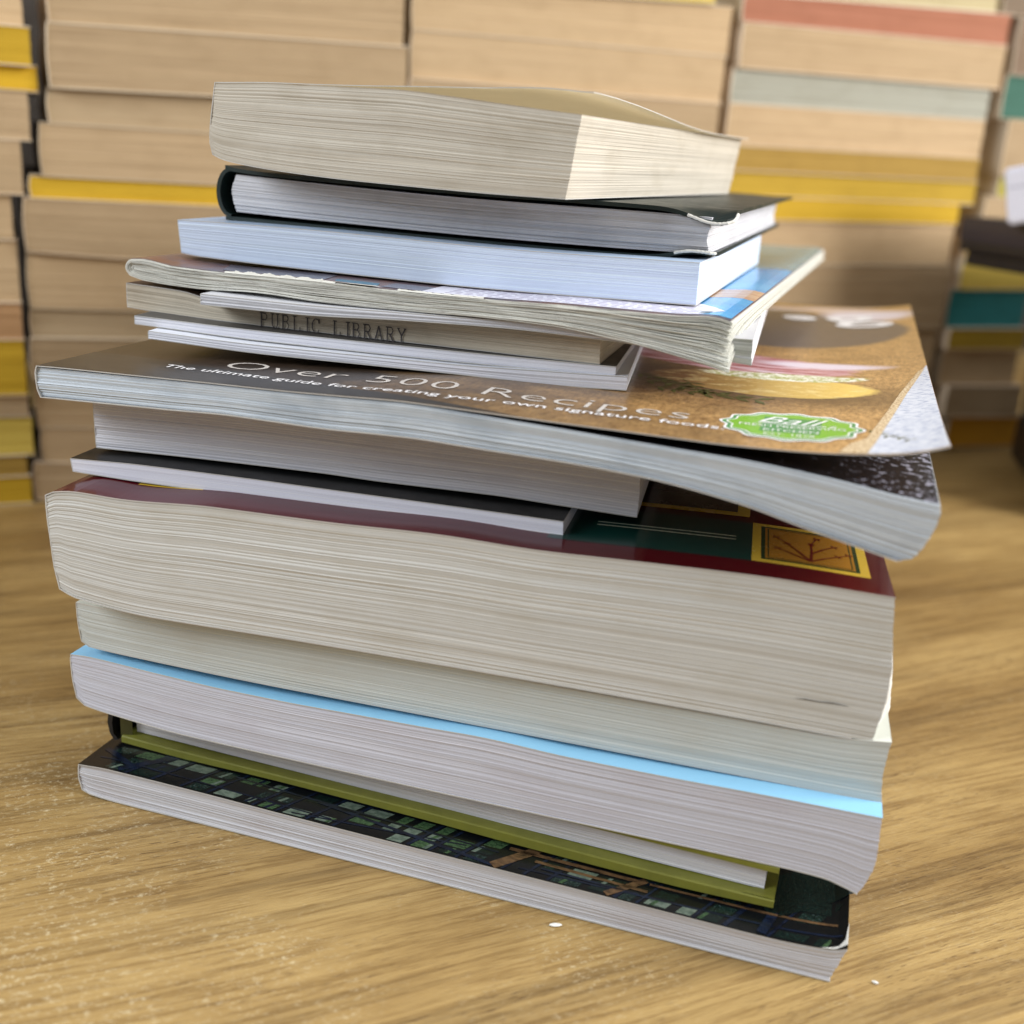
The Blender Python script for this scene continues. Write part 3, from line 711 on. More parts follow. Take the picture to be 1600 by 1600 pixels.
def book_library():
    e, bk = booklet('library_book', 'old cream page book stamped PUBLIC LIBRARY on its page edges', -115.9, 327.0, -14.33,
        [(-.1, 122.5), (18, 121.8), (30, 119.9), (60, 119.9), (98, 120.9), (140.2, 121.4)], [(-.1, 115.9), (11, 115.3), (38, 114.9), (98, 114.8), (140.5, 114.7)], 150,
        PAGES['old'], card_mat('brown_old_cover', (.36, .27, .22), .5, .15), 101, rough=.05)
    ink = card_mat('stamp_ink', (.33, .31, .31), .8, .2); mb = MB()
    H = 3.9; w = .5
    G = {   # slab serif capitals drawn as strokes on a 1 x 1 box
     'P': [((.2, 0), (.2, 1)), ((.2, 1), (.7, .97)), ((.7, .97), (.85, .75)), ((.85, .75), (.7, .52)), ((.7, .52), (.2, .5)), ((0, 0), (.42, 0)), ((0, 1), (.3, 1))],
     'U': [((.2, 1), (.2, .25)), ((.2, .25), (.4, 0)), ((.4, 0), (.65, 0)), ((.65, 0), (.82, .25)), ((.82, .25), (.82, 1)), ((0, 1), (.4, 1)), ((.65, 1), (1, 1))],
     'B': [((.2, 0), (.2, 1)), ((0, 1), (.65, 1)), ((.65, 1), (.8, .78)), ((.8, .78), (.62, .54)), ((.62, .54), (.2, .54)), ((.62, .54), (.88, .3)), ((.88, .3), (.7, 0)), ((.7, 0), (0, 0))],
     'L': [((.25, 0), (.25, 1)), ((.05, 1), (.5, 1)), ((0, 0), (.9, 0)), ((.9, 0), (.9, .28))],
     'I': [((.5, 0), (.5, 1)), ((.25, 0), (.75, 0)), ((.25, 1), (.75, 1))],
     'C': [((.88, .72), (.75, .96)), ((.75, .96), (.4, 1)), ((.4, 1), (.12, .7)), ((.12, .7), (.12, .3)), ((.12, .3), (.4, 0)), ((.4, 0), (.75, .04)), ((.75, .04), (.9, .25)), ((.88, 1), (.88, .68))],
     'R': [((.2, 0), (.2, 1)), ((0, 1), (.65, 1)), ((.65, 1), (.82, .77)), ((.82, .77), (.65, .52)), ((.65, .52), (.2, .52)), ((.5, .52), (.85, 0)), ((0, 0), (.4, 0)), ((.72, 0), (1, 0))],
     'A': [((.12, 0), (.5, 1)), ((.5, 1), (.88, 0)), ((.27, .36), (.73, .36)), ((0, 0), (.3, 0)), ((.7, 0), (1, 0))],
     'Y': [((.1, 1), (.5, .48)), ((.9, 1), (.5, .48)), ((.5, .48), (.5, 0)), ((0, 1), (.3, 1)), ((.7, 1), (1, 1)), ((.3, 0), (.7, 0))],
     ' ': []}
    word = 'PUBLIC LIBRARY'; x0, x1 = 42.6, 85.4; adv = (x1 - x0) / (len(word) - .25 - .9)
    x = x0; rs = random.Random(2)
    def sf(px, pz, off): return (px, -.42 - off, pz)
    for ch in word:
        a = adv * (.75 if ch == 'I' else (.9 if ch == ' ' else 1.0)); cw = adv * .80
        for p, q in G[ch]:
            P = [(x + p[0] * cw, 113.95 + p[1] * H + .3), (x + q[0] * cw, 113.95 + q[1] * H + .3)]
            thin = .42 if abs(p[1] - q[1]) > .3 else .30
            s4 = stroke(P[0], P[1], thin * rs.uniform(.8, 1.15))
            mb.poly([sf(a_, b_, 0) for a_, b_ in s4], [(0, 0)] * 4, ink)
        x += a
    # the faint top line of the stamp, mostly worn away
    x = 73.5
    for k in range(9):
        mb.poly([sf(a_, b_, 0) for a_, b_ in stroke((x, 120.2), (x + rs.uniform(.2, 1.0), 120.2 + rs.uniform(.2, .7)), .3)], [(0, 0)] * 4, ink)
        x += .95
    for v in range(len(mb.v)):
        X, Y, Z = mb.v[v]; mb.v[v] = (X, Y, Z + .3 - .004 * (X - 42))
    mb.build('stamp_lettering', e)
book_library()

booklet('paperback_book', 'slim white paperback directly under the folded magazine, above the stamped library book', -90.1, 312.0, -13.0,
        [(-.5, 122.9), (27, 122.8), (61, 123.5), (100, 124.3), (150.6, 125.6)], [(0, 120.3), (27, 120.4), (61, 121.8), (91, 122.5), (115, 122.0), (151, 119.6)], 120,
        PAGES['hard'], card_mat('white_glossy_cover', (.86, .86, .88), .35, .05), 111, rough=.06)

def magazine():
    e = thing('magazine', 'folded magazine with ragged greyish leaves and blue picture cover, drooping at its near corner',
              'magazine', -116.1, 327.0, -18.01, G_STACK)
    d = 290
    zt = pch([(0, 129.4), (6, 130.0), (16, 128.9), (32, 128.7), (55, 129.0), (75, 129.1), (91, 129.1), (111, 129.4), (133, 130.1), (160, 130.5), (170, 131.2), (173, 130.9), (176, 129.9)])
    zbf = pch([(0, 125.4), (6, 124.0), (24, 123.3), (43, 124.2), (62, 123.6), (91, 123.9), (111, 124.5), (127, 124.4), (146, 122.9), (165, 120.0), (176, 117.9)])
    zbb = pch([(0, 125.4), (6, 124.0), (24, 123.4), (43, 124.2), (91, 124.2), (120, 125.0), (145, 125.6), (176, 126.4)])
    def zb(x, v):
        k = math.exp(-max(v, 0) / 11.0); return float(zbf(x)) * k + float(zbb(x)) * (1 - k)
    mat = PAGES['news']; NL = 13; rs = np.random.RandomState(8)
    mb = MB(); rfold = 2.7
    ink = [mat] * NL
    blu = card_mat('printed_leaf_blue', (.45, .58, .66), .6, .1); red = card_mat('printed_leaf_rust', (.45, .30, .22), .6, .1)
    for k in range(NL):                              # nested leaves, outermost first
        a = 1 - k / NL; th = .17
        m_ = mat if k not in (2,) else mat
        fr = vnoise(rs, 22, 2); off = rs.uniform(-.25, .25); sag = rs.uniform(-.05, .05)
        xend_t = 174.8 - (k % 5) * .12 + rs.uniform(-.5, .3); xend_b = 175.4 - k * .12 + rs.uniform(-.7, .5)
        xi = rfold * (1 - a)
        ns = 56
        pts = [('t', xend_t + (rfold - xend_t) * i / ns) for i in range(ns + 1)] + [('f', math.pi / 2 + math.pi * i / 10) for i in range(1, 10)] + [('b', rfold + (xend_b - rfold) * i / ns) for i in range(ns + 1)]
        s_t = .5 + .5 * a; s_b = .5 - .5 * a
        nf2 = vnoise(rs, 14, 2)
        def P(i, v, pts=pts, s_t=s_t, s_b=s_b, a=a, fr=fr, off=off, nf2=nf2):
            kk, q = pts[i]; vv = v * d
            y = vv if 0 < v else off + .28 * float(fr(i / len(pts), .2)) 
            if kk == 'f':
                zc = (float(zt(rfold)) + zb(rfold, vv)) / 2; hz = (float(zt(rfold)) - zb(rfold, vv)) / 2 * a
                return (rfold + rfold * a * math.cos(q), y, zc + hz * math.sin(q))
            s = s_t if kk == 't' else s_b
            u = q / 176; s2 = s + .012 * float(nf2(u, .3)) * (1 if 0 < s < 1 else 0)
            # leaves splay towards the near right corner
            z0 = zb(q, vv); z1 = float(zt(q)); w = max(0, u - .6) / .4
            y -= w * w * (.6 * (s - .5)) * (1 if v == 0 else 0)
            return (q, y, z0 + (z1 - z0) * s2)
        def Nn(i, v, pts=pts):
            kk, q = pts[i]
            if kk == 't': return (0, 0, 1)
            if kk == 'b': return (0, 0, -1)
            return (math.cos(q), 0, math.sin(q))
        sheet(P, range(len(pts)), [0, .008, .03, .07, .15, .35, .65, 1], th * (1.15 if k else 1.6), m_, mb, Nn)
    mb.build('page_block', e)
    # outer cover: thin picture sheet over the top
    mb = MB(); base = print_mat('magazine_cover_print', (.50, .34, .28), (.36, .36, .42), .05, .05, rough=.28)
    def P(i, v):
        x = 1.6 + (174.3 - 1.6) * i / 70; nz = .25 * math.sin(i * 1.7) + .2 * math.sin(i * .61)
        y = (.25 + nz * .6 + (1.6 * max(0, math.sin((x - 36) / 14)) if 34 < x < 80 else 0)) if v == 0 else v * d
        return (x, y, float(zt(x)) + .16 + (.25 if v == 0 and 34 < x < 80 else 0))
    sheet(P, range(71), [0, .02, .1, .5, 1], .09, base, mb, lambda i, v: (0, 0, 1))
    sf = lambda x, v, o: (x, v, float(zt(x)) + .24 + o)
    blue = print_mat('magazine_sky_blue', (.22, .56, .80), (.30, .66, .86), .05, .04, rough=.22); gb = print_mat('magazine_grey_blue', (.45, .60, .64), (.36, .52, .60), .05, .05, rough=.22)
    sand = print_mat('magazine_sand', (.80, .68, .56), (.70, .52, .40), .05, .2, rough=.25); wht = print_mat('magazine_white_box', (.90, .89, .93), (.84, .83, .88), .2, .2, rough=.3)
    dots = card_mat('small_print', (.66, .62, .72), .4, .05); slate = print_mat('magazine_slate', (.34, .34, .40), (.46, .44, .48), .08, .2, rough=.25); teal = card_mat('magazine_teal', (.12, .42, .52), .25, .08)
    decal(mb, blue, [[(60, 30), (174, 27), (174, 290), (40, 290)], [(150, 2.5), (174, 2.5), (174, 27), (128, 30)]], sf, .02)
    decal(mb, gb, [[(60, 150), (174.2, 150), (174.2, 289), (60, 289)]], sf, .04)
    decal(mb, sand, [[(120, 44), (174.1, 44), (174.1, 68), (120, 68)]], sf, .04)
    decal(mb, wht, [[(92, 1.6), (166, 2.0), (171, 12), (160, 30), (92, 28)]], sf, .06)
    decal(mb, teal, [[(66, 2.2), (79, 2.2), (77, 8), (64, 8)]], sf, .07)
    decal(mb, slate, [[(30, 3.5), (62, 3.5), (60, 16), (24, 18)], [(80, 2.4), (92, 2.4), (92, 12), (80, 12)]], sf, .05)
    r_ = random.Random(4)
    for row in range(6):
        x = 98
        while x < 163:
            w = r_.uniform(1.2, 4.5); decal(mb, dots, [stroke((x, 4.0 + row * 3.0), (x + w, 4.0 + row * 3.0), .9)], sf, .085, step=6); x += w + 1.0
    decal(mb, card_mat('small_grey_mark', (.40, .45, .47), .5), [[(165.5, 5.0), (168, 4.6), (168.6, 8.5), (166.0, 8.0)]], sf, .1)
    # torn white edge standing up along the front of the cover sheet
    tm = card_mat('torn_paper_fibre', (.92, .91, .87), .8, .08); rt_ = random.Random(12)
    def rag_(x): return .12 + .55 * abs(math.sin(x * .55 + .8)) * (1 if 36 < x < 64 else .15) + rt_.uniform(0, .22)
    px_ = [33 + i * .5 for i in range(70)] + [86 + i * .5 for i in range(50)]
    last = None
    for x_ in px_:
        h_ = rag_(x_)
        if last and x_ - last[0] < .8:
            mb.poly([(last[0], -.15, float(zt(last[0])) + .05), (x_, -.15, float(zt(x_)) + .05), (x_, .15, float(zt(x_)) + .2 + h_), (last[0], .15, float(zt(last[0])) + .2 + last[1])], [(0, 0)] * 4, tm)
        last = (x_, h_)
    torn = card_mat('torn_paper_edge', (.90, .88, .83), .8, .08); poly = []
    xs = [34 + i * 1.5 for i in range(32)]
    lo = [(x, .15) for x in xs]; hi = [(x, .5 + .9 * abs(math.sin(x * .9)) * abs(math.sin(x * .23)) + r_.uniform(0, .3)) for x in xs][::-1]
    decal(mb, torn, [lo + hi], lambda x, v, o: (x, v, float(zt(x)) + .45 + o), .02)
    mb.build('cover', e)
magazine()

booklet('paperback_book', 'medium paperback with very clean bluish white page edges, on top of the folded magazine', -103.6, 338.1, -16.73,
        [(-.6, 140.4), (16, 140.8), (53, 141.1), (96, 140.9), (153.8, 142.0)], [(.2, 131.3), (6, 130.8), (38, 130.3), (85, 130.1), (97, 130.2), (154, 131.5)], 150,
        PAGES['blue'], card_mat('pale_blue_cover', (.70, .78, .88), .35, .05), 141, xl=[(0, .6), (1, -.4)], rough=.025)

def book_green():
    e = thing('hardcover_book', 'dark green hardcover with frayed bent corners and white pages, just below the yellowed book',
              'book', -92.8, 347.2, -16.51, G_STACK)
    dg = card_mat('dark_green_cloth', (.085, .15, .14), .38, .25, .45, 0, 150)
    fray = card_mat('frayed_board', (.86, .85, .82), .85, .1)
    bk = Block([(5, 154.3), (31, 153.6), (83, 152.9), (133, 153.2), (146, 153.0)], [(5, 143.6), (31, 143.2), (84, 142.8), (115, 143.0), (146, 143.6)], 194,
               xl=[(0, 5), (.5, 3.6), (1, 5)], xr=[(0, 146.6), (.5, 145.6), (1, 146.4)], seed=151, rough=.09, wave=.18, rows=44)
    o = bk.build(PAGES['hard'], parent=e); o.location = (0, -.0010, 0)
    up = pch([(2, 156.2), (5, 155.6), (17, 155.0), (47, 154.6), (84, 154.3), (107, 154.5), (133, 154.5), (144, 154.3), (151, 154.6)])
    lo = pch([(2, 141.6), (32, 141.45), (63, 141.35), (85, 141.3), (115, 141.4), (132, 141.8), (141, 143.0), (149, 143.2)])
    def droop(x, y): # bent near corner
        r = math.hypot(x - 149, y + 2); return -3.0 * math.exp(-(r / 9) ** 2) + 1.6 * math.exp(-(math.hypot(x - 153, y - 4) / 5) ** 2)
    def bump(x, y): r = math.hypot(x - 143, y + 2); return .9 * math.exp(-(r / 7) ** 2)
    for nm, fn, x1, dr in (('front_board', up, 152.0, droop), ('back_board', lo, 147.8, bump)):
        mb = MB(); n = 60; ys = [-2.2, -1.9, 0, 2, 4, 6, 8, 11, 15, 30, 80, 140, 198]
        th = 1.1
        P = lambda i, v: ((2 + (x1 - 2) * i / n) - (1.6 if v < 0 and i == n else 0), v, float(fn(2 + (x1 - 2) * i / n)) + th * .5 + dr(2 + (x1 - 2) * i / n, v))
        sheet(P, range(n + 1), ys, th, dg, mb, lambda i, v: (0, 0, 1))
        b = mb.build(nm, e)
        # frayed white board core along the damaged corner
        mb = MB(); rs = random.Random(9); ring = []
        if nm == 'front_board': path = [(140, -2.5), (143, -2.75), (146, -2.9), (148.6, -2.9), (150.6, -2.5), (152.0, -1.2), (152.5, 1), (152.5, 3.5)]
        else: path = [(137.5, -2.4), (140, -2.6), (142.6, -2.7), (145, -2.6), (147.0, -2.4), (148.0, -1.6), (148.2, -.2)]
        pts = []
        for k in range(len(path) - 1):
            for s in range(4):
                f = s / 4; x = path[k][0] * (1 - f) + path[k + 1][0] * f; y = path[k][1] * (1 - f) + path[k + 1][1] * f
                pts.append((x, y, float(fn(x)) + dr(x, y) + (.05 if nm == 'front_board' else .25), .42 + .05 * math.sin(k * 5 + s * 2.3)))
        tube(mb, pts, fray); mb.build('frayed_corner', b)
    mb = MB(); n = 12; ring = []
    for i in range(n + 1):
        a = math.pi / 2 + math.pi * i / n; ring.append((3.4 + 4.6 * math.cos(a), 149 + 7.1 * math.sin(a)))
    for i in range(n, -1, -1):
        a = math.pi / 2 + math.pi * i / n; ring.append((3.8 + 3.7 * math.cos(a), 149 + 6.2 * math.sin(a)))
    P = np.array([[(x, y, z) for y in (-2, 198)] for x, z in ring + ring[:1]], float); mb.grid(P, P[:, :, :2], dg)
    for i in range(n):
        for y in (-2, 198):
            q = [ring[i], ring[i + 1], ring[2 * n - i], ring[2 * n + 1 - i]]; mb.poly([(x, y, z) for x, z in q], [(0, 0)] * 4, dg)
    mb.build('spine', e)
def tube(mb, pts, mat, n=7):
    rows = []
    for i, (x, y, z, r) in enumerate(pts):
        a = Vector(pts[min(i + 1, len(pts) - 1)][:3]) - Vector(pts[max(i - 1, 0)][:3]); a.normalize()
        u = a.cross(Vector((0, 0, 1))); u.normalize(); w = u.cross(a)
        rows.append([tuple(Vector((x, y, z)) + (u * math.cos(2 * math.pi * k / n) + w * math.sin(2 * math.pi * k / n)) * r) for k in range(n + 1)])
    P = np.array(rows, float); mb.grid(P, P[:, :, :2], mat)
    mb.poly([tuple(p) for p in rows[0][:-1]], [(0, 0)] * n, mat); mb.poly([tuple(p) for p in rows[-1][:-1]], [(0, 0)] * n, mat)
book_green()

def book_top():
    e = thing('paperback_book', 'yellowed old paperback with its cover curling up, topmost of the front stack',
              'book', -91.0, 331.0, -22.59, G_STACK)
    top = [(.8, 178.8), (23, 179.5), (56, 179.5), (75, 178.4), (84, 177.7), (93, 177.0), (109.8, 175.8)]
    bk = Block(top, [(-1.8, 162.0), (-.8, 160.2), (4.5, 158.5), (27, 156.7), (50, 156.0), (85, 155.7), (107.2, 155.9)], 174,
               xl=[(0, -.4), (.15, -1.4), (.6, -.3), (1, .8)], xr=[(0, 107.2), (1, 109.8)], seed=161, rough=.045, wave=.16, rows=86)
    bk.build(PAGES['tanp'], parent=e, topmat=card_mat('top_leaf', (.90, .87, .80), .7, .05))
    zt = bk.zt
    g = pch([(30, 0), (56, .5), (73, 1.9), (84, 3.0), (93, 4.1), (103, 4.9), (111, 5.0)])
    def tf(x, v):
        f = max(0.0, 1 - v / 125.0); f = f * f * (3 - 2 * f)
        return float(zt(x)) + float(g(x)) * f
    buff = card_mat('buff_cover', (.90, .87, .79), .55, .06)
    nt = buff.node_tree; tr = nt.nodes.new('ShaderNodeBsdfTranslucent'); tr.inputs[0].default_value = (.86, .78, .62, 1)
    mx = nt.nodes.new('ShaderNodeMixShader'); mx.inputs[0].default_value = .45; out = next(n for n in nt.nodes if n.type == 'OUTPUT_MATERIAL')
    nt.links.new(nt.nodes['Principled BSDF'].outputs[0], mx.inputs[1]); nt.links.new(tr.outputs[0], mx.inputs[2]); nt.links.new(mx.outputs[0], out.inputs[0])
    wrap_cover(bk, buff, .22, .1, e, top_fn=tf, xr_top=112.5, vs=[0, .01, .05, .1, .2, .3, .4, .5, .6, .7, .8, .9, 1], rag=.12, xr_bot=107.3)
book_top()

UNIT = .001; Z_OFF = 0.0
# ------------------------------------------------------------------ the wall of paperbacks behind (blurred, but every book is its own thing)
ROWS = [
(0,'tan',-154,11, 223.5,224.4,201.1,201.4),
(0,'yellow',-152,13, 199.2,200.3,186.5,187.2),
(0,'yellow',-150,15, 185.0,185.9,177.3,178.1),
(0,'tan',-154,11, 175.6,176.2,157.5,158.2),
(0,'tan',-158,7, 156.5,157.0,136.0,136.4),
(0,'tan',-163,2, 135.2,135.4,117.6,117.7),
(0,'tan',-162,3, 116.5,116.7,91.2,91.8),
(0,'peach',-162,3, 90.1,90.4,77.0,77.2),
(0,'yellow',-162,3, 74.5,74.7,52.4,52.2),
(0,'tan',-162,3, 50.7,50.4,42.2,42.1),
(0,'palegold',-161,4, 41.0,40.6,24.2,23.6),
(0,'ochre',-164,1, 23.0,22.8,14.5,14.2),
(0,'yellow',-163,2, 13.6,13.2,1.4,0.5),
(1,'tan',21,170, 232.5,240.1,203.5,208.4),
(1,'tan',20,172, 202.9,207.5,180.0,183.9),
(1,'buff',19,173, 178.4,182.2,165.5,165.6),
(1,'tan',15,169, 164.3,165.0,144.4,143.8),
(1,'yellow',10,163, 143.2,142.9,135.5,134.7),
(1,'tan',7,164, 134.1,133.6,113.3,110.9),
(1,'tan',7,165, 112.3,110.3,89.6,85.2),
(1,'buff',7,165, 88.0,84.3,79.7,73.9),
(1,'tan',6,166, 75.3,72.1,57.8,51.6),
(1,'tan',7,173, 57.2,50.8,35.3,26.4),
(1,'tan',8,174, 34.6,25.8,19.2,8.2),
(1,'tan',4,175, 18.8,7.5,1.3,-11.1),
(2,'palegold',172,333, 237.9,253.0,234.2,242.0),
(2,'tan',175,345, 234.0,242.4,216.5,220.3),
(2,'tan',175,344, 215.3,218.7,195.8,197.3),
(2,'tan',174,342, 194.5,195.7,172.8,171.2),
(2,'buff',175,343, 172.2,170.4,144.1,141.8),
(2,'tan',177,343, 143.5,141.0,114.3,111.5),
(2,'tan',178,344, 113.7,110.7,77.1,73.1),
(2,'tan',179,345, 76.4,72.4,38.2,33.1),
(2,'tan',181,350, 37.5,32.4,9.5,0.9),
(3,'cream',354,519, 264.1,270.2,250.1,257.4),
(3,'orange',351,536, 249.3,257.4,236.6,242.2),
(3,'tan',352,532, 235.9,240.7,215.1,219.1),
(3,'gray',350,527, 214.1,217.6,197.1,200.8),
(3,'tan',350,527, 196.6,200.1,176.4,179.4),
(3,'ochre',349,526, 175.9,178.8,163.7,166.2),
(3,'gold',351,528, 163.4,165.8,150.7,153.4),
(3,'yellow',353,527, 150.4,152.9,140.5,143.0),
(3,'tan',351,523, 138.0,140.9,114.4,118.1),
(3,'tan',353,519, 113.7,117.1,82.0,80.1),
(3,'tan',356,521, 81.2,79.3,51.3,48.2),
(3,'tan',358,525, 50.6,47.4,13.8,10.9),
(4,'dim',519,526, 283.0,283.8,257.5,258.2),
(4,'brown',532,533, 257.5,257.5,227.6,227.6),
(4,'green',530,541, 226.1,227.0,203.2,203.9),
(4,'tan',536,548, 202.0,202.9,170.9,171.5),
(4,'olive',539,554, 170.3,171.1,159.5,160.2),
(4,'tan',530,559, 157.8,159.1,135.7,136.6),
(4,'gold',525,564, 133.9,135.1,121.9,122.8),
(4,'palegold',523,569, 121.0,122.1,103.5,104.1),
(4,'teal',519,574, 102.6,103.3,80.5,80.5),
(4,'gold',520,579, 79.0,78.9,69.1,68.7),
(4,'tan',522,585, 66.3,65.8,44.1,42.8),
(4,'tan',527,590, 42.9,41.5,25.6,23.5),
(4,'amber',536,596, 23.3,21.4,2.1,-0.6),
]
TINT = {
 'tan': (.73, .63, .50), 'buff': (.66, .58, .47), 'yellow': (.80, .65, .17), 'peach': (.74, .58, .42), 'palegold': (.83, .73, .35), 'ochre': (.68, .55, .26),
 'orange': (.64, .42, .33), 'cream': (.72, .67, .53), 'gray': (.62, .62, .58), 'gold': (.74, .61, .20), 'dim': (.45, .39, .33), 'brown': (.50, .42, .35),
 'green': (.24, .40, .35), 'olive': (.64, .60, .22), 'teal': (.20, .50, .52), 'amber': (.78, .56, .14), 'dark': (.13, .115, .105), 'purple': (.36, .28, .46), 'white': (.93, .93, .96)}
WORD = {'tan': 'tan', 'buff': 'shaded buff', 'yellow': 'bright yellow', 'peach': 'peach tan', 'palegold': 'pale gold', 'ochre': 'dull ochre', 'orange': 'terracotta orange',
        'cream': 'pale cream', 'gray': 'light grey', 'gold': 'golden', 'dim': 'dim brown', 'brown': 'brown', 'green': 'dark green', 'olive': 'olive yellow', 'teal': 'teal', 'amber': 'amber'}
PLACE = ['far left column', 'column left of the front stack', 'column behind the top book', 'wide column right of the top book', 'narrow column at the right edge']
def bgmat(t, i):
    rs = random.Random(i); c = TINT[t]; k = rs.uniform(.89, 1.05)
    base = tuple(min(1, x * k * q) for x, q in zip(c, (.965, .955, .93)))
    return page_mat('blurred_%s_pages_%d' % (t, i), base, .03, .03, tuple(x * (.93, .92, .90)[q] for q, x in enumerate(base)), i % 4 + 20)
def bg_book(t, label, x, y, yaw, w, zt0, zt1, zb0, zb1, d, i, group, cov=None, off=0, bow=0.0):
    e = thing('paperback_book', label, 'book', x, y, yaw, group)
    rs = random.Random(i + 3)
    a = b = 0.0
    z1 = lambda f: zt0 + (zt1 - zt0) * f; z0 = lambda f: zb0 + (zb1 - zb0) * f
    bk = Block([(0, z1(0) - .1), (w * .3, z1(.3) - .1 + a), (w * .7, z1(.7) - .1 + b), (w, z1(1) - .1)],
               [(0, z0(0) + .1), (w * .3, z0(.3) + .1 + a + bow), (w * .7, z0(.7) + .1 + b - bow), (w, z0(1) + .1)], d,
               xl=[(0, 0), (.5, -.6), (1, 0)], xr=[(0, w), (1, w)], seed=i, rough=.03, wave=.15, rows=max(8, int((zt0 - zb0) * 1.2)), cols=40)
    bk.build(bgmat(t, i), parent=e, vcols=8)
    rs2 = random.Random(i * 7)
    cc = cov or rs2.choice([(.82, .74, .64), (.77, .70, .60), (.84, .78, .69), (.72, .66, .57)])
    cm = card_mat('blurred_cover_%.2f' % cc[0] if not cov else 'blurred_cover_' + t, cc, .45, .08)
    wrap_cover(bk, cm, .45, .5, e, vs=[0, .5, 1], step=8, gap=.0, edge_mat=cm, back=cm)
    return e
A = math.radians(24.5); CA, SA = math.cos(A), math.sin(A)
LABELS = {}
LABELS = {
 (0, 0): 'tan paperback at the very top of the far left column, above the yellow pair',
 (0, 1): 'upper of the two bright yellow books near the top of the far left column',
 (0, 2): 'lower of the two bright yellow books near the top of the far left column',
 (0, 3): 'tan paperback directly under the yellow pair in the far left column',
 (0, 4): 'tan paperback in the far left column, level with the yellow stripe beside the green hardcover',
 (0, 5): 'pale tan paperback in the far left column, fourth below the yellow pair from its underside',
 (0, 6): 'tan paperback directly above the peach coloured book in the far left column',
 (0, 7): 'peach tan book between a tan book and a yellow book in the far left column',
 (0, 8): 'thick bright yellow book left of the sandwich picture cookbook',
 (0, 9): 'thin tan paperback between two yellow books low in the far left column',
 (0, 10): 'pale gold book low in the far left column, under the thin tan one',
 (0, 11): 'thin dull ochre book directly above the lowest book of the far left column',
 (0, 12): 'yellow book resting on the table, lowest of the far left column',
 (1, 0): 'tan paperback at the top edge, topmost in the column above the top book',
 (1, 1): 'thick tan paperback behind the upper left of the top book, second from above',
 (1, 2): 'shaded buff paperback recessed left of the yellowed top book',
 (1, 3): 'tan paperback directly above the thin yellow stripe left of the green hardcover',
 (1, 4): 'thin yellow edged book level with the green hardcover spine',
 (1, 5): 'pale tan paperback with a wavy lower cover, directly under the thin yellow book',
 (1, 6): 'tan paperback directly left of the folded end of the magazine',
 (1, 7): 'thin shaded buff paperback left of the two white booklets',
 (1, 8): 'tan paperback meeting the left corner of the sandwich picture cookbook',
 (1, 9): 'tan paperback seen just below the left end of the sandwich cookbook',
 (1, 10): 'shaded tan paperback left of the slim black covered book',
 (1, 11): 'tan paperback resting on the table behind the left end of the dark red cookbook',
 (2, 0): 'pale gold sliver of a book at the top edge, above the middle column',
 (2, 1): 'thick tan paperback below the pale gold sliver in the middle column',
 (2, 2): 'tan paperback just above the curled cover of the top book',
 (2, 3): 'tan paperback partly hidden behind the curled cover of the top book',
 (2, 4): 'buff paperback hidden behind the yellowed top book in the middle column',
 (2, 5): 'tan paperback hidden behind the green hardcover in the middle column',
 (2, 6): 'tan paperback hidden behind the magazine in the middle column',
 (2, 7): 'tan paperback hidden behind the sandwich cookbook in the middle column',
 (2, 8): 'tan paperback on the table hidden behind the dark red cookbook',
 (3, 0): 'pale cream book on top of the terracotta orange one at the upper right',
 (3, 1): 'terracotta orange edged book near the top right',
 (3, 2): 'thick pale tan paperback between the orange and the light grey books',
 (3, 3): 'light grey edged book in the upper right column',
 (3, 4): 'tan paperback between the light grey book and the ochre book',
 (3, 5): 'ochre yellow book, topmost of three yellow ones right of the top book',
 (3, 6): 'golden yellow book, middle one of three right of the green hardcover',
 (3, 7): 'brightest yellow book, lowest of three right of the green hardcover',
 (3, 8): 'tan paperback directly below the three yellow books, right of the green hardcover corner',
 (3, 9): 'tan paperback behind the far right corner of the magazine',
 (3, 10): 'tan paperback behind the far edge of the sandwich cookbook cover',
 (3, 11): 'tan paperback on the table behind the right end of the sandwich cookbook',
 (4, 0): 'dim brown book at the top right corner of the photo',
 (4, 1): 'brown book just above the dark green one at the right edge',
 (4, 2): 'dark green book at the upper right edge',
 (4, 3): 'tan book under the dark green one at the right edge',
 (4, 4): 'olive yellow book left of the white box at the right edge',
 (4, 5): 'pale tan book beside the white box, under the olive yellow one',
 (4, 6): 'small golden yellow book left of the dark purple book',
 (4, 7): 'pale gold book directly above the teal one at the right',
 (4, 8): 'thick teal book at the right edge',
 (4, 9): 'thin golden book directly under the teal one at the right',
 (4, 10): 'tan book directly under the thin golden one at the right',
 (4, 11): 'tan book directly above the amber one at the right',
 (4, 12): 'amber yellow book resting on the table at the right',
}
cnt = {}
for i in range(len(ROWS) - 1):          # every book rests on the one below it
    if ROWS[i][0] == ROWS[i + 1][0]: ROWS[i] = ROWS[i][:6] + (ROWS[i + 1][4] + .15, ROWS[i + 1][5] + .15)
for i, (col, t, u0, u1, a0, a1, b0, b1) in enumerate(ROWS):
    if col == 4: u0 += 7; u1 = u0 + 64
    if col == 3: u1 = min(u1, 531) if b0 > 140 else min(u1, 518)
    rs = random.Random(i); off = rs.uniform(-2.5, 2.5)
    k = cnt.get(col, 0); cnt[col] = k + 1
    lab = LABELS.get((col, k), '%s paperback' % t)
    f = 5 if (t == 'tan' and col == 1 and k == 5) else 0
    bg_book(t, lab, -219 + CA * u0 - SA * off, 479 + SA * u0 + CA * off, 24.5, u1 - u0, a0, a1, max(b0, .6), max(b1, .6), 108, i,
            'paperbacks piled in columns behind', bow=(-1.6 if f else 0))

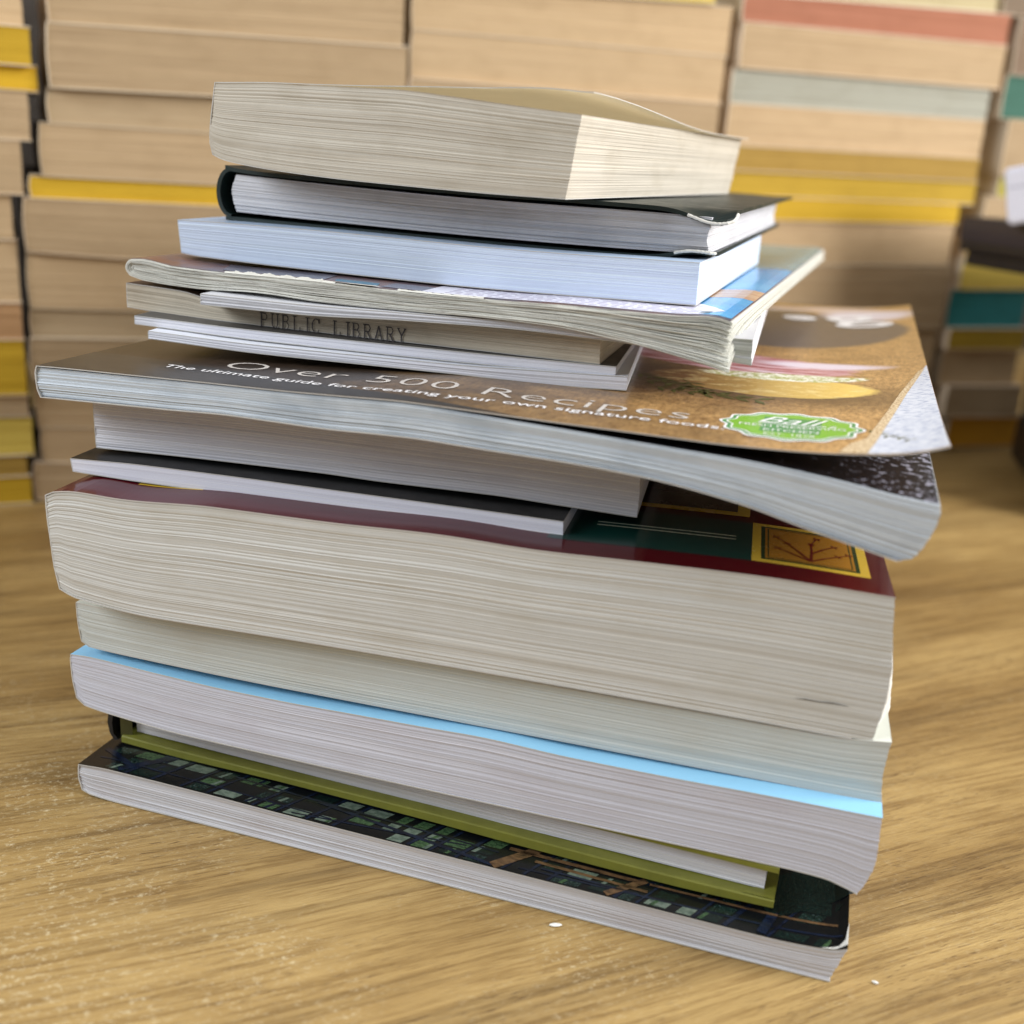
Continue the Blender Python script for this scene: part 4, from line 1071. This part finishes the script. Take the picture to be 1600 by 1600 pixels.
# dark books at the right edge, nearer than the columns
for k, (z0, z1, c, lab) in enumerate([(.6, 24, (.17, .13, .10), 'dark brown book at the table, lowest of the dark pile at the right edge'),
        (24.6, 46, (.10, .095, .09), 'near black book second from the table in the dark pile at the right edge'),
        (46.6, 70, (.14, .12, .11), 'dark grey brown book in the middle of the dark pile, level with the tan books'),
        (70.6, 98, (.10, .10, .10), 'black book in the dark pile beside the teal book'),
        (98.6, 120.5, (.13, .12, .11), 'dark book topmost under the overhanging grey book at the right edge')]):
    TINT['dark%d' % k] = c
    bg_book('dark%d' % k, lab, 284 + k % 2 * 1.5, 560, -13.5, 150, z1, z1, z0, z0, 150, 200 + k, 'dark books at the right edge', cov=c)
for k, (z0, z1, c, x, lab, nm) in enumerate([(121.3, 128.6, (.40, .36, .35), 224, 'grey brown book overhanging at the bottom of the purple and black pile', 'a'),
        (129.2, 134, (.07, .07, .07), 219, 'thin black book under the dark purple book at the right edge', 'b'),
        (134.6, 147.0, (.34, .28, .42), 218, 'dark purple book below the white box at the right edge', 'c')]):
    TINT['over' + nm] = c
    bg_book('over' + nm, lab, x + 50, 575, 20, 150, z1, z1, z0, z0, 80, 210 + k, 'overhanging books at the right edge', cov=((.20, .18, .21) if nm == 'c' else (.13, .12, .13)))
def white_box():
    e = thing('white_box', 'small plain white box lying askew on the dark purple book at the right edge', 'box', 243, 596, -30, None, 146.0)
    e.rotation_euler = (0, math.radians(-14), math.radians(-30))
    m_ = card_mat('white_card_box', (.90, .90, .95), .5, .04)
    bm = bmesh.new(); bmesh.ops.create_cube(bm, size=1)
    for v in bm.verts: v.co = ((v.co.x + .5) * .07, (v.co.y + .5) * .05, (v.co.z + .5) * .028)
    bmesh.ops.bevel(bm, geom=bm.edges[:], offset=.0012, segments=2, affect='EDGES')
    me = bpy.data.meshes.new('box_body'); bm.to_mesh(me); bm.free(); me.materials.append(m_)
    o = bpy.data.objects.new('box_body', me); COL.objects.link(o); o.parent = e
    mb = MB(); P = np.array([[(x, y, 28.3) for y in (23, 27)] for x in (0.5, 69.5)], float); mb.grid(P, P[:, :, :2], card_mat('clear_tape', (.80, .80, .84), .2)); mb.build('tape', e)
    mb = MB(); P = np.array([[(x, -.15, z) for z in (18.0, 18.5)] for x in (1.0, 69)], float); mb.grid(P, P[:, :, :2], card_mat('lid_line', (.62, .62, .68), .6)); mb.build('lid_seam', e)
white_box()

def crumb(label, x, y, w, h, a):
    bm = bmesh.new(); bmesh.ops.create_icosphere(bm, subdivisions=2, radius=1); rs = random.Random(int(x * 10))
    for v in bm.verts: v.co = (v.co.x * w * .0005 * rs.uniform(.7, 1.1), v.co.y * h * .0005 * rs.uniform(.7, 1.1), v.co.z * .00035 + .00036)
    me = bpy.data.meshes.new('paper_crumb'); bm.to_mesh(me); bm.free(); me.materials.append(card_mat('white_crumb', (.92, .92, .90), .7))
    o = bpy.data.objects.new('paper_crumb', me); COL.objects.link(o); o.location = (x * .001, y * .001, 0); o.rotation_euler = (0, 0, a)
    o['label'] = label; o['category'] = 'crumb'
crumb('small white paper crumb on the table left of the bottom book corner', 16.2, 213.2, 3.0, 1.2, .1)
crumb('tiny white paper crumb on the table right of the bottom book corner', 85.5, 201.4, 1.6, .7, -.5)
